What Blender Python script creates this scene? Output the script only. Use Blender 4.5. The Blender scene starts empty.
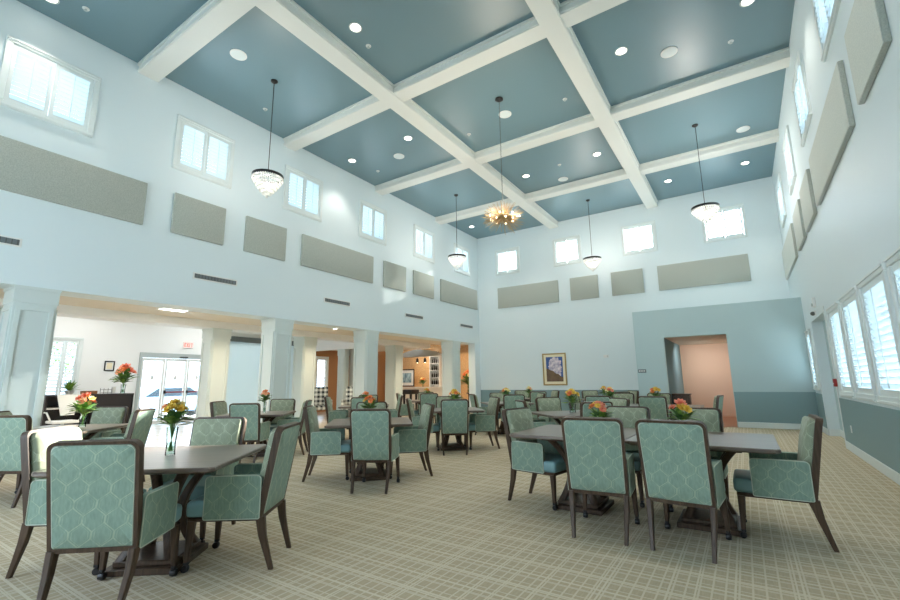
import bpy, bmesh, math, random
from mathutils import Matrix, Vector
random.seed(7)
SC = bpy.context.scene
COL = SC.collection
PI = math.pi
cos, sin = math.cos, math.sin

def lin(r, g, b):
    f = lambda c: (c / 255 / 12.92) if c / 255 <= .04045 else ((c / 255 + .055) / 1.055) ** 2.4
    return (f(r), f(g), f(b), 1.0)

# ------------------------------------------------------------------ camera
F_PX, PITCH, YAW, ROLL = 441.4, .1831, .5809, -.0121
fw = Vector((-sin(YAW) * cos(PITCH), cos(YAW) * cos(PITCH), sin(PITCH)))
rt = Vector((cos(YAW), sin(YAW), 0)); up = rt.cross(fw)
rt2 = rt * cos(ROLL) + up * sin(ROLL); up2 = up * cos(ROLL) - rt * sin(ROLL)
cd = bpy.data.cameras.new('camera'); cam = bpy.data.objects.new('camera', cd); COL.objects.link(cam)
cd.sensor_width = 36; cd.lens = F_PX * 36 / 900; cd.clip_start = .02; cd.clip_end = 300
cam.matrix_world = Matrix(((rt2.x, up2.x, -fw.x, 0), (rt2.y, up2.y, -fw.y, 0), (rt2.z, up2.z, -fw.z, 1.25), (0, 0, 0, 1)))
SC.camera = cam

# ------------------------------------------------------------------ world, sun, exposure
W = bpy.data.worlds.new('daylight'); SC.world = W; W.use_nodes = True
SUN_DIR = Vector((4.56, 15.05, 5.43)).normalized()
wt = W.node_tree; wb = wt.nodes['Background']          # even bright sky, brighter towards the sun
tcw = wt.nodes.new('ShaderNodeTexCoord'); dt = wt.nodes.new('ShaderNodeVectorMath'); dt.operation = 'DOT_PRODUCT'; dt.inputs[1].default_value = SUN_DIR
wt.links.new(tcw.outputs['Generated'], dt.inputs[0])
def wm(op, a, b):
    n = wt.nodes.new('ShaderNodeMath'); n.operation = op
    for k, v in enumerate((a, b)):
        if isinstance(v, (int, float)): n.inputs[k].default_value = v
        else: wt.links.new(v, n.inputs[k])
    return n.outputs[0]
glow = wm('POWER', wm('MAXIMUM', dt.outputs['Value'], 0.0), 5.0)
wt.links.new(wm('ADD', wm('MULTIPLY', glow, 30.0), 4.2), wb.inputs[1])
wb.inputs[0].default_value = (.68, .835, 1.0, 1)
sd = bpy.data.lights.new('sun', 'SUN'); sun = bpy.data.objects.new('sun', sd); COL.objects.link(sun)
sd.energy = 40.0; sd.angle = .012; sd.color = (1, .95, .85)
sun.rotation_euler = SUN_DIR.to_track_quat('Z', 'Y').to_euler()
vs = SC.view_settings
vs.view_transform = 'Standard'; vs.look = 'None'; vs.gamma = 1; vs.use_curve_mapping = False; vs.exposure = .37
SC.cycles.use_denoising = True
SC.cycles.max_bounces = 10; SC.cycles.diffuse_bounces = 6; SC.cycles.glossy_bounces = 4
SC.cycles.transmission_bounces = 6; SC.cycles.transparent_max_bounces = 16
SC.cycles.caustics_reflective = False; SC.cycles.caustics_refractive = False
SC.cycles.sample_clamp_indirect = 6

def area(name, loc, size, size_y, energy, color, direction):
    d = bpy.data.lights.new(name, 'AREA'); d.shape = 'RECTANGLE'; d.size = size; d.size_y = size_y
    d.energy = energy; d.color = color
    o = bpy.data.objects.new(name, d); o.location = loc
    o.rotation_euler = Vector(direction).to_track_quat('-Z', 'Y').to_euler(); COL.objects.link(o); return o

# ------------------------------------------------------------------ materials
def mat(name, col, rough=.5, metal=0, spec=.5, **kw):
    m = bpy.data.materials.new(name); m.use_nodes = True
    b = m.node_tree.nodes['Principled BSDF']
    b.inputs['Base Color'].default_value = col; b.inputs['Roughness'].default_value = rough
    b.inputs['Metallic'].default_value = metal; b.inputs['Specular IOR Level'].default_value = spec
    for k, v in kw.items(): b.inputs[k.replace('_', ' ')].default_value = v
    return m
def nodes(m): return m.node_tree.nodes, m.node_tree.links, m.node_tree.nodes['Principled BSDF']
def math_n(nt, op, a, b=None, c=None):
    n = nt.nodes.new('ShaderNodeMath'); n.operation = op
    for i, v in enumerate((a, b, c)):
        if v is None: continue
        if isinstance(v, (int, float)): n.inputs[i].default_value = v
        else: nt.links.new(v, n.inputs[i])
    return n.outputs[0]
def mixc(nt, fac, a, b):
    n = nt.nodes.new('ShaderNodeMix'); n.data_type = 'RGBA'
    for i, v in ((0, fac), (6, a), (7, b)):
        if isinstance(v, (int, float, tuple)): n.inputs[i].default_value = v
        else: nt.links.new(v, n.inputs[i])
    return n.outputs[2]
def noise_col(m, c1, c2, scale, detail=3, rough=None, stretch=None, bump=0):
    N, L, b = nodes(m); nt = m.node_tree
    tc = N.new('ShaderNodeTexCoord'); src = tc.outputs['Object']
    if stretch:
        mp = N.new('ShaderNodeMapping'); mp.inputs['Scale'].default_value = stretch; L.new(src, mp.inputs[0]); src = mp.outputs[0]
    t = N.new('ShaderNodeTexNoise'); t.inputs['Scale'].default_value = scale; t.inputs['Detail'].default_value = detail
    L.new(src, t.inputs['Vector'])
    r = N.new('ShaderNodeValToRGB'); r.color_ramp.elements[0].position = .35; r.color_ramp.elements[1].position = .65
    r.color_ramp.elements[0].color = c1; r.color_ramp.elements[1].color = c2
    L.new(t.outputs[0], r.inputs[0]); L.new(r.outputs[0], b.inputs['Base Color'])
    if bump:
        bp = N.new('ShaderNodeBump'); bp.inputs['Strength'].default_value = bump; bp.inputs['Distance'].default_value = .004
        L.new(t.outputs[0], bp.inputs['Height']); L.new(bp.outputs[0], b.inputs['Normal'])
    return m
def emit(name, col, s, base=(.9, .9, .9, 1)):
    return mat(name, base, .5, Emission_Color=col, Emission_Strength=s)
def clear(name, tint, gloss=.5, rough=.03):
    m = bpy.data.materials.new(name); m.use_nodes = True; nt = m.node_tree; nt.nodes.clear()
    o = nt.nodes.new('ShaderNodeOutputMaterial'); t = nt.nodes.new('ShaderNodeBsdfTransparent'); g = nt.nodes.new('ShaderNodeBsdfGlossy')
    t.inputs[0].default_value = tint; g.inputs['Roughness'].default_value = rough
    lw = nt.nodes.new('ShaderNodeLayerWeight'); lw.inputs[0].default_value = gloss
    mx = nt.nodes.new('ShaderNodeMixShader'); nt.links.new(lw.outputs['Fresnel'], mx.inputs[0])
    nt.links.new(t.outputs[0], mx.inputs[1]); nt.links.new(g.outputs[0], mx.inputs[2]); nt.links.new(mx.outputs[0], o.inputs[0]); return m
def translucent(name, col, mixv=.5):
    m = bpy.data.materials.new(name); m.use_nodes = True; nt = m.node_tree; nt.nodes.clear()
    o = nt.nodes.new('ShaderNodeOutputMaterial'); t = nt.nodes.new('ShaderNodeBsdfTranslucent'); g = nt.nodes.new('ShaderNodeBsdfPrincipled')
    t.inputs[0].default_value = col; g.inputs['Base Color'].default_value = col; g.inputs['Roughness'].default_value = .25
    mx = nt.nodes.new('ShaderNodeMixShader'); mx.inputs[0].default_value = mixv
    nt.links.new(g.outputs[0], mx.inputs[1]); nt.links.new(t.outputs[0], mx.inputs[2]); nt.links.new(mx.outputs[0], o.inputs[0]); return m

M = {}
M['wall'] = mat('white_wall_paint', lin(223, 235, 239), .55, spec=.35)
M['wall_blue'] = mat('pale_blue_paint', lin(186, 207, 210), .6, spec=.3)
M['wainscot'] = mat('slate_blue_paint', lin(134, 160, 164), .5, spec=.3)
M['slate_matte'] = mat('slate_matte_paint', lin(122, 150, 158), .9, spec=.1)
M['trim'] = mat('white_trim_paint', lin(224, 232, 232), .4, spec=.4)
M['column'] = mat('column_paint', lin(210, 220, 218), .45, spec=.4)
M['beam'] = mat('beam_paint', lin(228, 230, 226), .5, spec=.3)
M['ceiling'] = mat('teal_ceiling_paint', lin(108, 138, 148), .4, spec=.9)
M['low_ceiling'] = mat('cream_ceiling', lin(222, 214, 200), .6)
M['lobby_white'] = mat('lobby_white_paint', lin(238, 240, 240), .6)
M['brown_wall'] = mat('caramel_wall_paint', lin(164, 120, 80), .6)
M['tan_wall'] = noise_col(mat('tan_wallpaper', lin(205, 165, 115), .6), lin(196, 156, 108), lin(212, 174, 126), 18)
M['hall_tan'] = mat('hall_beige_paint', lin(216, 188, 165), .6)
M['grey_wall'] = mat('grey_soffit_paint', lin(168, 168, 160), .6)
M['hall_floor'] = noise_col(mat('hall_wood_floor', lin(150, 90, 50), .3), lin(132, 76, 42), lin(164, 100, 58), 6, stretch=(1, 12, 1))
M['lobby_floor'] = noise_col(mat('lobby_tile', lin(205, 200, 190), .22), lin(198, 188, 174), lin(214, 206, 194), 3)
M['pavement'] = mat('outdoor_paving', lin(190, 192, 186), .8)
M['panel'] = noise_col(mat('acoustic_fabric', lin(160, 165, 155), .9, spec=.15, Sheen_Weight=1.0, Sheen_Roughness=.35), lin(166, 172, 164), lin(184, 188, 180), 60, 4, bump=.3)
M['panel_grazing_lit'] = noise_col(mat('grazing_lit_fabric', lin(200, 206, 198), .9, spec=.15), lin(204, 210, 204), lin(218, 222, 215), 60, 4)  # same grey panel fabric, with the brightness of grazing light put into its colour
M['wood'] = noise_col(mat('walnut_wood', lin(70, 54, 45), .42, spec=.35), lin(66, 51, 39), lin(88, 69, 54), 9, 4, stretch=(6, 6, .6))
M['tabletop'] = noise_col(mat('walnut_tabletop', lin(104, 88, 76), .36, spec=.7, Coat_Weight=.35, Coat_Roughness=.3), lin(94, 79, 68), lin(118, 101, 88), 5, 5, stretch=(.6, 9, 1))
M['seat'] = mat('teal_seat_vinyl', lin(128, 166, 168), .35, spec=.5)
M['piping'] = mat('pale_piping', lin(196, 204, 188), .6)
M['black'] = mat('black_metal', lin(28, 28, 30), .35, spec=.5)
M['chrome'] = mat('brushed_steel', lin(188, 196, 196), .35, .4)
M['brass'] = mat('brass_rod', lin(196, 168, 124), .42, .6)
M['bronze'] = mat('dark_bronze', lin(96, 96, 94), .5, .3)
M['white_plastic'] = mat('white_plastic', lin(232, 234, 232), .4)
M['vent_dark'] = mat('vent_grey', lin(112, 120, 124), .6)  # plain mid grey: vent backing, partition frame, sign plate
M['glass'] = clear('window_glass', (.97, .99, 1, 1), .12)
M['vase_glass'] = clear('vase_glass', (.94, .98, .97, 1), .18)
M['frost'] = translucent('frosted_glass', lin(226, 238, 242), .75)
M['crystal'] = translucent('crystal_drop', lin(245, 246, 245), .6)
M['shutter'] = translucent('shutter_paint', lin(232, 240, 243), .4)
M['lamp'] = emit('downlight_lens', (1, .93, .8, 1), 14)
M['bulb'] = emit('warm_bulb', (1, .82, .55, 1), 6)
M['troffer'] = emit('troffer_lens', (1, .97, .9, 1), 5)
M['exit_red'] = emit('exit_letters', (1, .12, .08, 1), 1.6, lin(200, 40, 30))
M['exit_white'] = mat('exit_plate', lin(238, 232, 230), .4)
M['red'] = mat('red_plastic', lin(150, 32, 28), .4)
M['espresso'] = mat('espresso_laminate', lin(38, 34, 36), .4)
M['leaf'] = noise_col(mat('leaf_green', lin(70, 112, 50), .5), lin(92, 132, 56), lin(150, 184, 84), 30)
M['leaf_dark'] = noise_col(mat('leaf_dark_green', lin(48, 82, 48), .5), lin(62, 100, 54), lin(108, 146, 78), 30)
M['stem'] = mat('stem_green', lin(92, 128, 62), .5)
M['coral'] = mat('coral_petal', lin(236, 142, 112), .6)
M['peach'] = mat('peach_petal', lin(245, 186, 140), .6)
M['yellow'] = mat('yellow_petal', lin(232, 196, 80), .6)
M['cream'] = mat('cream_petal', lin(246, 232, 170), .6)
M['orange'] = mat('orange_petal', lin(236, 140, 76), .6)
M['water'] = clear('vase_water', (.86, .93, .9, 1), .2)
M['gold_frame'] = mat('gilt_frame', lin(176, 152, 104), .35, .5)
M['mat_board'] = mat('cream_mount', lin(236, 226, 196), .7)
M['bottle'] = mat('dark_bottle', lin(34, 30, 28), .2)
M['white_stone'] = mat('white_counter', lin(232, 226, 216), .25)
M['cardboard'] = mat('brown_box', lin(150, 104, 66), .7)

def trellis(name='trellis_fabric', b0=lin(118, 142, 126), b1=lin(152, 174, 158), l0=lin(146, 164, 142), l1=lin(180, 194, 170)):
    m = mat(name, lin(126, 158, 146), .75, spec=.2, Sheen_Weight=.15)
    N, L, b = nodes(m); nt = m.node_tree
    tc = N.new('ShaderNodeTexCoord'); s = N.new('ShaderNodeSeparateXYZ'); L.new(tc.outputs['Object'], s.inputs[0])
    u = math_n(nt, 'ADD', s.outputs[0], s.outputs[1]); v = s.outputs[2]
    P, V, A = .12, .17, .03
    cw = math_n(nt, 'COSINE', math_n(nt, 'MULTIPLY', v, 2 * PI / V))
    cw = math_n(nt, 'MULTIPLY', math_n(nt, 'MULTIPLY', cw, 1.25), A); cw = math_n(nt, 'MAXIMUM', math_n(nt, 'MINIMUM', cw, A), -A)
    def line(off, sgn, half):
        x = math_n(nt, 'MULTIPLY_ADD', cw, sgn, u); x = math_n(nt, 'ADD', x, off)
        q = math_n(nt, 'DIVIDE', x, P); q = math_n(nt, 'FRACT', math_n(nt, 'ADD', q, 100.0)); q = math_n(nt, 'ABSOLUTE', math_n(nt, 'SUBTRACT', q, .5))
        return math_n(nt, 'LESS_THAN', q, half / P)
    l = math_n(nt, 'MAXIMUM', math_n(nt, 'MAXIMUM', line(0, 1, .005), line(P / 2, -1, .005)), math_n(nt, 'MULTIPLY', math_n(nt, 'MAXIMUM', line(.0165, 1, .0028), line(P / 2 - .0165, -1, .0028)), .5))
    nz = N.new('ShaderNodeTexNoise'); nz.inputs['Scale'].default_value = 70; nz.inputs['Detail'].default_value = 3
    mp = N.new('ShaderNodeMapping'); mp.inputs['Scale'].default_value = (1, 1, .3); L.new(tc.outputs['Object'], mp.inputs[0]); L.new(mp.outputs[0], nz.inputs['Vector'])
    base = mixc(nt, nz.outputs[0], b0, b1)
    lc = mixc(nt, nz.outputs[0], l0, l1)
    wr_ = N.new('ShaderNodeTexNoise'); wr_.inputs['Scale'].default_value = 22; wr_.inputs['Detail'].default_value = 2; L.new(tc.outputs['Object'], wr_.inputs['Vector'])
    l = math_n(nt, 'MULTIPLY', l, math_n(nt, 'MINIMUM', math_n(nt, 'MAXIMUM', math_n(nt, 'MULTIPLY_ADD', wr_.outputs[0], 4.0, -1.2), .25), 1.0))
    L.new(mixc(nt, l, base, lc), b.inputs['Base Color'])
    return m
M['fabric'] = trellis()
M['fabric_inner'] = trellis('trellis_fabric_inner', lin(132, 140, 116), lin(160, 168, 146), lin(162, 170, 144), lin(192, 198, 172))

def carpet():
    m = mat('plaid_carpet', lin(140, 133, 118), .95, spec=.1)
    N, L, b = nodes(m); nt = m.node_tree
    tc = N.new('ShaderNodeTexCoord'); s = N.new('ShaderNodeSeparateXYZ'); L.new(tc.outputs['Object'], s.inputs[0])
    def stripe(c, period, off, half):
        q = math_n(nt, 'FRACT', math_n(nt, 'ADD', math_n(nt, 'DIVIDE', math_n(nt, 'ADD', c, off), period), 200.0))
        q = math_n(nt, 'ABSOLUTE', math_n(nt, 'SUBTRACT', q, .5)); return math_n(nt, 'LESS_THAN', q, half / period)
    x, y = s.outputs[0], s.outputs[1]
    a = math_n(nt, 'MULTIPLY', stripe(x, .068, 0, .0055), .6)
    a2 = math_n(nt, 'MULTIPLY', stripe(x, .34, .02, .006), .7)
    a3 = math_n(nt, 'MULTIPLY', stripe(x, .51, .135, .005), .7)
    c1 = math_n(nt, 'MULTIPLY', stripe(y, .19, 0, .009), .7)
    c2 = math_n(nt, 'MULTIPLY', math_n(nt, 'MAXIMUM', stripe(y, .19, .06, .0045), stripe(y, .095, 0, .004)), .6)
    c3 = math_n(nt, 'MULTIPLY', stripe(y, .38, .115, .006), .75)
    t = math_n(nt, 'MAXIMUM', math_n(nt, 'MAXIMUM', a, a2), math_n(nt, 'MAXIMUM', a3, math_n(nt, 'MAXIMUM', c1, math_n(nt, 'MAXIMUM', c2, c3))))
    nz = N.new('ShaderNodeTexNoise'); nz.inputs['Scale'].default_value = 1.1; nz.inputs['Detail'].default_value = 4; L.new(tc.outputs['Object'], nz.inputs['Vector'])
    fine = N.new('ShaderNodeTexNoise'); fine.inputs['Scale'].default_value = 55; fine.inputs['Detail'].default_value = 2
    mp = N.new('ShaderNodeMapping'); mp.inputs['Scale'].default_value = (1.6, .25, 1); L.new(tc.outputs['Object'], mp.inputs[0]); L.new(mp.outputs[0], fine.inputs['Vector'])
    base = mixc(nt, nz.outputs[0], lin(204, 184, 152), lin(196, 181, 154))
    base = mixc(nt, math_n(nt, 'MULTIPLY', fine.outputs[0], .55), base, lin(138, 127, 108))
    L.new(mixc(nt, t, base, lin(222, 212, 190)), b.inputs['Base Color'])
    return m
M['carpet'] = carpet()
def checker():
    m = mat('buffalo_check', lin(120, 128, 128), .8); N, L, b = nodes(m); nt = m.node_tree
    tc = N.new('ShaderNodeTexCoord'); s = N.new('ShaderNodeSeparateXYZ'); L.new(tc.outputs['Object'], s.inputs[0])
    f = lambda c: math_n(nt, 'GREATER_THAN', math_n(nt, 'FRACT', math_n(nt, 'ADD', math_n(nt, 'DIVIDE', c, .16), 50.0)), .5)
    k = math_n(nt, 'MULTIPLY', math_n(nt, 'ADD', f(math_n(nt, 'ADD', s.outputs[0], s.outputs[1])), f(s.outputs[2])), .5)
    L.new(mixc(nt, k, lin(232, 236, 232), lin(34, 48, 52)), b.inputs['Base Color']); return m
M['check'] = checker()

# ------------------------------------------------------------------ mesh builder
class MB:
    def __init__(s): s.bm = bmesh.new()
    def box(s, x0, x1, y0, y1, z0, z1, bev=0, mtx=None, seg=2):
        mt = Matrix.Translation(((x0 + x1) / 2, (y0 + y1) / 2, (z0 + z1) / 2)) @ Matrix.Diagonal((abs(x1 - x0), abs(y1 - y0), abs(z1 - z0), 1))
        if mtx is not None: mt = mtx @ mt
        r = bmesh.ops.create_cube(s.bm, size=1, matrix=mt)
        if bev:
            es = list({e for v in r['verts'] for e in v.link_edges})
            bmesh.ops.bevel(s.bm, geom=es, offset=bev, segments=seg, affect='EDGES', profile=.5)
        return s
    def lathe(s, prof, c=(0, 0, 0), seg=20, mtx=None, cap=True):
        rings = []
        for r, z in prof:
            ring = []
            for k in range(seg):
                a = 2 * PI * k / seg; p = Vector((c[0] + r * cos(a), c[1] + r * sin(a), c[2] + z))
                ring.append(s.bm.verts.new(mtx @ p if mtx is not None else p))
            rings.append(ring)
        for A, B in zip(rings, rings[1:]):
            for k in range(seg):
                s.bm.faces.new((A[k], A[(k + 1) % seg], B[(k + 1) % seg], B[k]))
        if cap:
            if prof[0][0] > 1e-5: s.bm.faces.new(rings[0][::-1])
            if prof[-1][0] > 1e-5: s.bm.faces.new(rings[-1])
        return s
    def tube(s, pts, rad, seg=8):
        pts = [Vector(p) for p in pts]; n = len(pts)
        rad = rad if isinstance(rad, (list, tuple)) else [rad] * n
        rings = []; ref = None
        for i, p in enumerate(pts):
            t = (pts[min(i + 1, n - 1)] - pts[max(i - 1, 0)]).normalized()
            if ref is None: ref = Vector((0, 0, 1)) if abs(t.z) < .9 else Vector((1, 0, 0))
            a = t.cross(ref).normalized(); b = t.cross(a); ref = -b if False else ref
            rings.append([s.bm.verts.new(p + (a * cos(2 * PI * k / seg) + b * sin(2 * PI * k / seg)) * rad[i]) for k in range(seg)])
        for A, B in zip(rings, rings[1:]):
            for k in range(seg): s.bm.faces.new((A[k], A[(k + 1) % seg], B[(k + 1) % seg], B[k]))
        s.bm.faces.new(rings[0][::-1]); s.bm.faces.new(rings[-1]); return s
    def post(s, secs):      # secs: (centre, half_x, half_y) horizontal rectangular sections, swept
        rings = []
        for c, hx, hy in secs:
            c = Vector(c); ch = min(hx, hy) * .35
            o = [(-hx + ch, -hy), (hx - ch, -hy), (hx, -hy + ch), (hx, hy - ch), (hx - ch, hy), (-hx + ch, hy), (-hx, hy - ch), (-hx, -hy + ch)]
            rings.append([s.bm.verts.new(c + Vector((a, b, 0))) for a, b in o])
        for A, B in zip(rings, rings[1:]):
            for k in range(8): s.bm.faces.new((A[k], A[(k + 1) % 8], B[(k + 1) % 8], B[k]))
        s.bm.faces.new(rings[0][::-1]); s.bm.faces.new(rings[-1]); return s
    def loops(s, loops, cap0=True, cap1=True):
        R = [[s.bm.verts.new(p) for p in l] for l in loops]; n = len(R[0])
        for A, B in zip(R, R[1:]):
            for k in range(n): s.bm.faces.new((A[k], A[(k + 1) % n], B[(k + 1) % n], B[k]))
        if cap0: s.bm.faces.new(R[0][::-1])
        if cap1: s.bm.faces.new(R[-1])
        return s
    def ball(s, c, r, sx=1, sy=1, sz=1, sub=2, mtx=None):
        mt = Matrix.Translation(c) @ (mtx if mtx is not None else Matrix.Identity(4)) @ Matrix.Diagonal((sx, sy, sz, 1))
        bmesh.ops.create_icosphere(s.bm, subdivisions=sub, radius=r, matrix=mt); return s
    def quad(s, *p):
        s.bm.faces.new([s.bm.verts.new(q) for q in p]); return s
    def build(s, name, m, parent=None, smooth=True, recalc=True):
        if recalc: bmesh.ops.recalc_face_normals(s.bm, faces=s.bm.faces)
        me = bpy.data.meshes.new(name); s.bm.to_mesh(me); s.bm.free()
        for mm in (m if isinstance(m, (list, tuple)) else [m]): me.materials.append(mm)
        if smooth and len(me.polygons):
            me.polygons.foreach_set('use_smooth', [True] * len(me.polygons)); me.set_sharp_from_angle(angle=.7)
        o = bpy.data.objects.new(name, me); COL.objects.link(o)
        if parent is not None: o.parent = parent
        return o

def tag(o, label=None, cat=None, group=None, kind=None):
    if label: o['label'] = label
    if cat: o['category'] = cat
    if group: o['group'] = group
    if kind: o['kind'] = kind
    return o
def empty(name, loc, rz=0, label=None, cat=None, group=None, kind=None):
    o = bpy.data.objects.new(name, None); COL.objects.link(o); o.empty_display_size = .1
    o.location = loc; o.rotation_euler = (0, 0, rz); return tag(o, label, cat, group, kind)
def copy_tree(o, parent=None):
    c = o.copy(); COL.objects.link(c)
    if parent is not None: c.parent = parent
    for ch in [x for x in o.children]: copy_tree(ch, c)
    return c
def struct(o): o['kind'] = 'structure'; return o

# ------------------------------------------------------------------ the room
XL, XR, YF, YB, H, ZH = -9.23, 1.38, 16.31, 14.0, 7.44, 2.8
XB = -9.78          # corridor side of the thick colonnade wall
X2, X3 = -11.95, -12.5   # second colonnade
XW = -16.0          # outer lobby wall
YO = -3.2           # unseen wall behind the camera, with an opening added for daylight fill

def wall_cells(mb, axis, a0, a1, u0, u1, z0, z1, holes):
    us = sorted({u0, u1, *[h[0] for h in holes], *[h[1] for h in holes]}); us = [u for u in us if u0 <= u <= u1]
    for ua, ub in zip(us, us[1:]):
        um = (ua + ub) / 2
        hs = sorted([(h[2], h[3]) for h in holes if h[0] < um < h[1]])
        z = z0
        for ha, hb in hs + [(z1, z1)]:
            if ha > z + 1e-6:
                if axis == 'x': mb.box(a0, a1, ua, ub, z, ha)
                else: mb.box(ua, ub, a0, a1, z, ha)
            z = max(z, hb)
    return mb

CL_L = [(1.28, 2.53), (3.85, 5.1), (6.46, 7.68), (9.1, 10.32), (11.76, 13.0), (14.38, 15.6)]
CL_R = [(6.05, 7.27), (8.7, 9.95), (11.38, 12.61), (14.08, 15.34)]
CL_F = [(-8.36, -7.24), (-5.8, -4.69), (-3.2, -2.05), (-.64, .56)]
ZL0, ZL1 = 5.58, 6.77
ZF0, ZF1 = 5.63, 6.74
ZR0, ZR1 = 5.46, 6.66
SH_R = [(9.14, 10.3), (7.76, 9.0), (6.34, 7.64), (4.9, 6.22)]
ZS0, ZS1 = .92, 2.46
f = .05   # casing overlap

struct(MB().box(XB, XR + .3, YO, YF, -.2, 0).build('floor', M['carpet'], smooth=False))
struct(MB().box(XW - .2, XB, YO, 18.3, -.2, -.001).build('floor_lobby', M['lobby_floor'], smooth=False))
struct(MB().box(-1.85, -.31, YF - .01, 17.75, -.2, .002).box(-1.85, -.31, YB, YF, .0005, .003).build('floor_hallway', M['hall_floor'], smooth=False))
struct(MB().box(XB, XR + .3, YO, YF + .3, H, H + .2).build('ceiling', M['ceiling'], smooth=False))
wl = MB(); wall_cells(wl, 'x', XB, XL, YO, YF, ZH, H, [(a + f, b - f, ZL0 + f, ZL1 - f) for a, b in CL_L])
wl.box(-9.55, XL, 15.9, YF, 0, ZH)
struct(wl.build('wall_left', M['wall'], smooth=False))
wf = MB(); wall_cells(wf, 'y', YF, YF + .3, XL - .55, XR + .3, 0, H, [(a + f, b - f, ZF0 + f, ZF1 - f) for a, b in CL_F] + [(-1.97, -.19, 0, 2.6)])
struct(wf.build('wall_back', M['wall'], smooth=False))
wr = MB(); wall_cells(wr, 'x', XR, XR + .3, YO, YF, 0, H,
    [(a + f, b - f, ZR0 + f, ZR1 - f) for a, b in CL_R] + [(a + f, b - f, ZS0 + f, ZS1 - f) for a, b in SH_R] + [(10.8, 12.82, 0, 2.48), (13.25, 13.9, ZS0 + .1, 2.3)])
struct(wr.build('wall_right', M['wall'], smooth=False))
wb_ = MB(); wall_cells(wb_, 'y', YO - .2, YO, XW - .2, XR + .3, -.1, H + .2, [(-8.4, -2.0, .3, 4.8)])  # unseen; opening made up and sized to let in soft fill daylight
struct(wb_.build('wall_front_fill_gap', M['wall'], smooth=False))
# projecting bay with the hallway opening
bay = MB(); wall_cells(bay, 'y', YB, YB + .15, -2.64, XR, 0, 3.24, [(-1.85, -.31, 0, 2.43)])
bay.box(-2.64, -2.49, YB + .15, YF, 0, 3.24).box(-2.49, XR, YB + .15, YF, 3.09, 3.24)
struct(bay.build('wall_bay', M['wall_blue'], smooth=False))
hall = MB().box(-1.97, -1.85, YB + .15, 17.9, 0, 2.6)
struct(hall.build('wall_hallway_side', M['slate_matte'], smooth=False))
hall = MB().box(-1.85, -.19, 17.72, 17.9, 0, 2.6).box(-.31, -.19, YB + .15, 17.72, 0, 2.6)
struct(hall.build('wall_hallway_end', M['hall_tan'], smooth=False))
struct(MB().box(-1.85, -.31, YB + .15, 17.72, 2.43, 2.6).build('ceiling_hallway', M['low_ceiling'], smooth=False))
# wainscot paint, chair rail and skirting
def wains(name, boxes): 
    mb = MB()
    for b in boxes: mb.box(*b)
    return struct(mb.build(name, M['wainscot'], smooth=False))
wains('trim_1', [(XL + .001, -2.65, YF - .012, YF, .14, .9)])
wains('trim_2', [(-.3, XR, YB - .012, YB, .14, .9), (-2.64, -1.86, YB - .012, YB, .14, .2)])
wains('trim_3', [(XR - .012, XR, YO, 10.7, .14, .88), (XR - .012, XR, 12.95, YB - .013, .14, .88)])
def skirting(name, boxes):
    mb = MB()
    for b in boxes: mb.box(*b, bev=.006, seg=1)
    return struct(mb.build(name, M['trim'], smooth=False))
skirting('baseboard_back', [(XL, -2.65, YF - .025, YF, 0, .14), (-2.64, -1.87, YB - .025, YB, 0, .14), (-.29, XR, YB - .025, YB, 0, .14)])
skirting('baseboard_right', [(XR - .025, XR, YO, 10.7, 0, .14), (XR - .025, XR, 12.95, YB - .03, 0, .14)])

# coffer beams
def coffer(name, x0, x1, y0, y1, zb):
    along_y = (y1 - y0) > (x1 - x0)
    mb = MB().box(x0, x1, y0, y1, zb, H)
    for s in (0, 1):
        if along_y:
            xe = x1 if s else x0; d = .03 if s else -.03
            mb.box(min(xe, xe + d), max(xe, xe + d), y0, y1, H - .05, H); mb.box(min(xe, xe + d * .5), max(xe, xe + d * .5), y0, y1, zb + .02, zb + .05)
        else:
            ye = y1 if s else y0; d = .03 if s else -.03
            mb.box(x0, x1, min(ye, ye + d), max(ye, ye + d), H - .05, H); mb.box(x0, x1, min(ye, ye + d * .5), max(ye, ye + d * .5), zb + .02, zb + .05)
    return struct(mb.build(name, M['beam'], smooth=False))
ZBM = 7.22
for x0, x1 in ((-5.91, -5.55), (-2.27, -1.93)): coffer('beam', x0, x1, YO, YF, ZBM)
for y0, y1 in ((-.25, .1), (3.08, 3.43), (6.38, 6.72), (9.78, 10.12), (13.12, 13.46)): coffer('beam', XL, XR, y0, y1, ZBM + .03)

# colonnades
def column(x0, x1, y0, y1, zt, name='column'):
    root = MB().box(x0, x1, y0, y1, 0, zt).build(name, M['column'], smooth=False); struct(root)
    e = .014
    mb = MB().box(x0 - e, x1 + e, y0 - e, y1 + e, zt - .26, zt - .001).box(x0 - e - .012, x1 + e + .012, y0 - e - .012, y1 + e + .012, zt - .05, zt - .001).box(x0 - e, x1 + e, y0 - e, y1 + e, 0.001, .16)
    mb.build('cap_and_base', M['column'], root, smooth=False)
    mb = MB(); w = .06; t = .022
    for (za, zb) in ((.24, zt - .32),):
        for yy, sg in ((y0, -1), (y1, 1)):
            ya, yb = sorted((yy, yy + sg * t))
            mb.box(x0 + .03, x0 + .03 + w, ya, yb, za, zb).box(x1 - .03 - w, x1 - .03, ya, yb, za, zb).box(x0 + .03 + w, x1 - .03 - w, ya, yb, zb - w, zb).box(x0 + .03 + w, x1 - .03 - w, ya, yb, za, za + w)
        for xx, sg in ((x0, -1), (x1, 1)):
            xa, xb = sorted((xx, xx + sg * t))
            mb.box(xa, xb, y0 + .03, y0 + .03 + w, za, zb).box(xa, xb, y1 - .03 - w, y1 - .03, za, zb).box(xa, xb, y0 + .03 + w, y1 - .03 - w, zb - w, zb).box(xa, xb, y0 + .03 + w, y1 - .03 - w, za, za + w)
    mb.build('panel_molding', M['column'], root, smooth=False)
    return root
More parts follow.
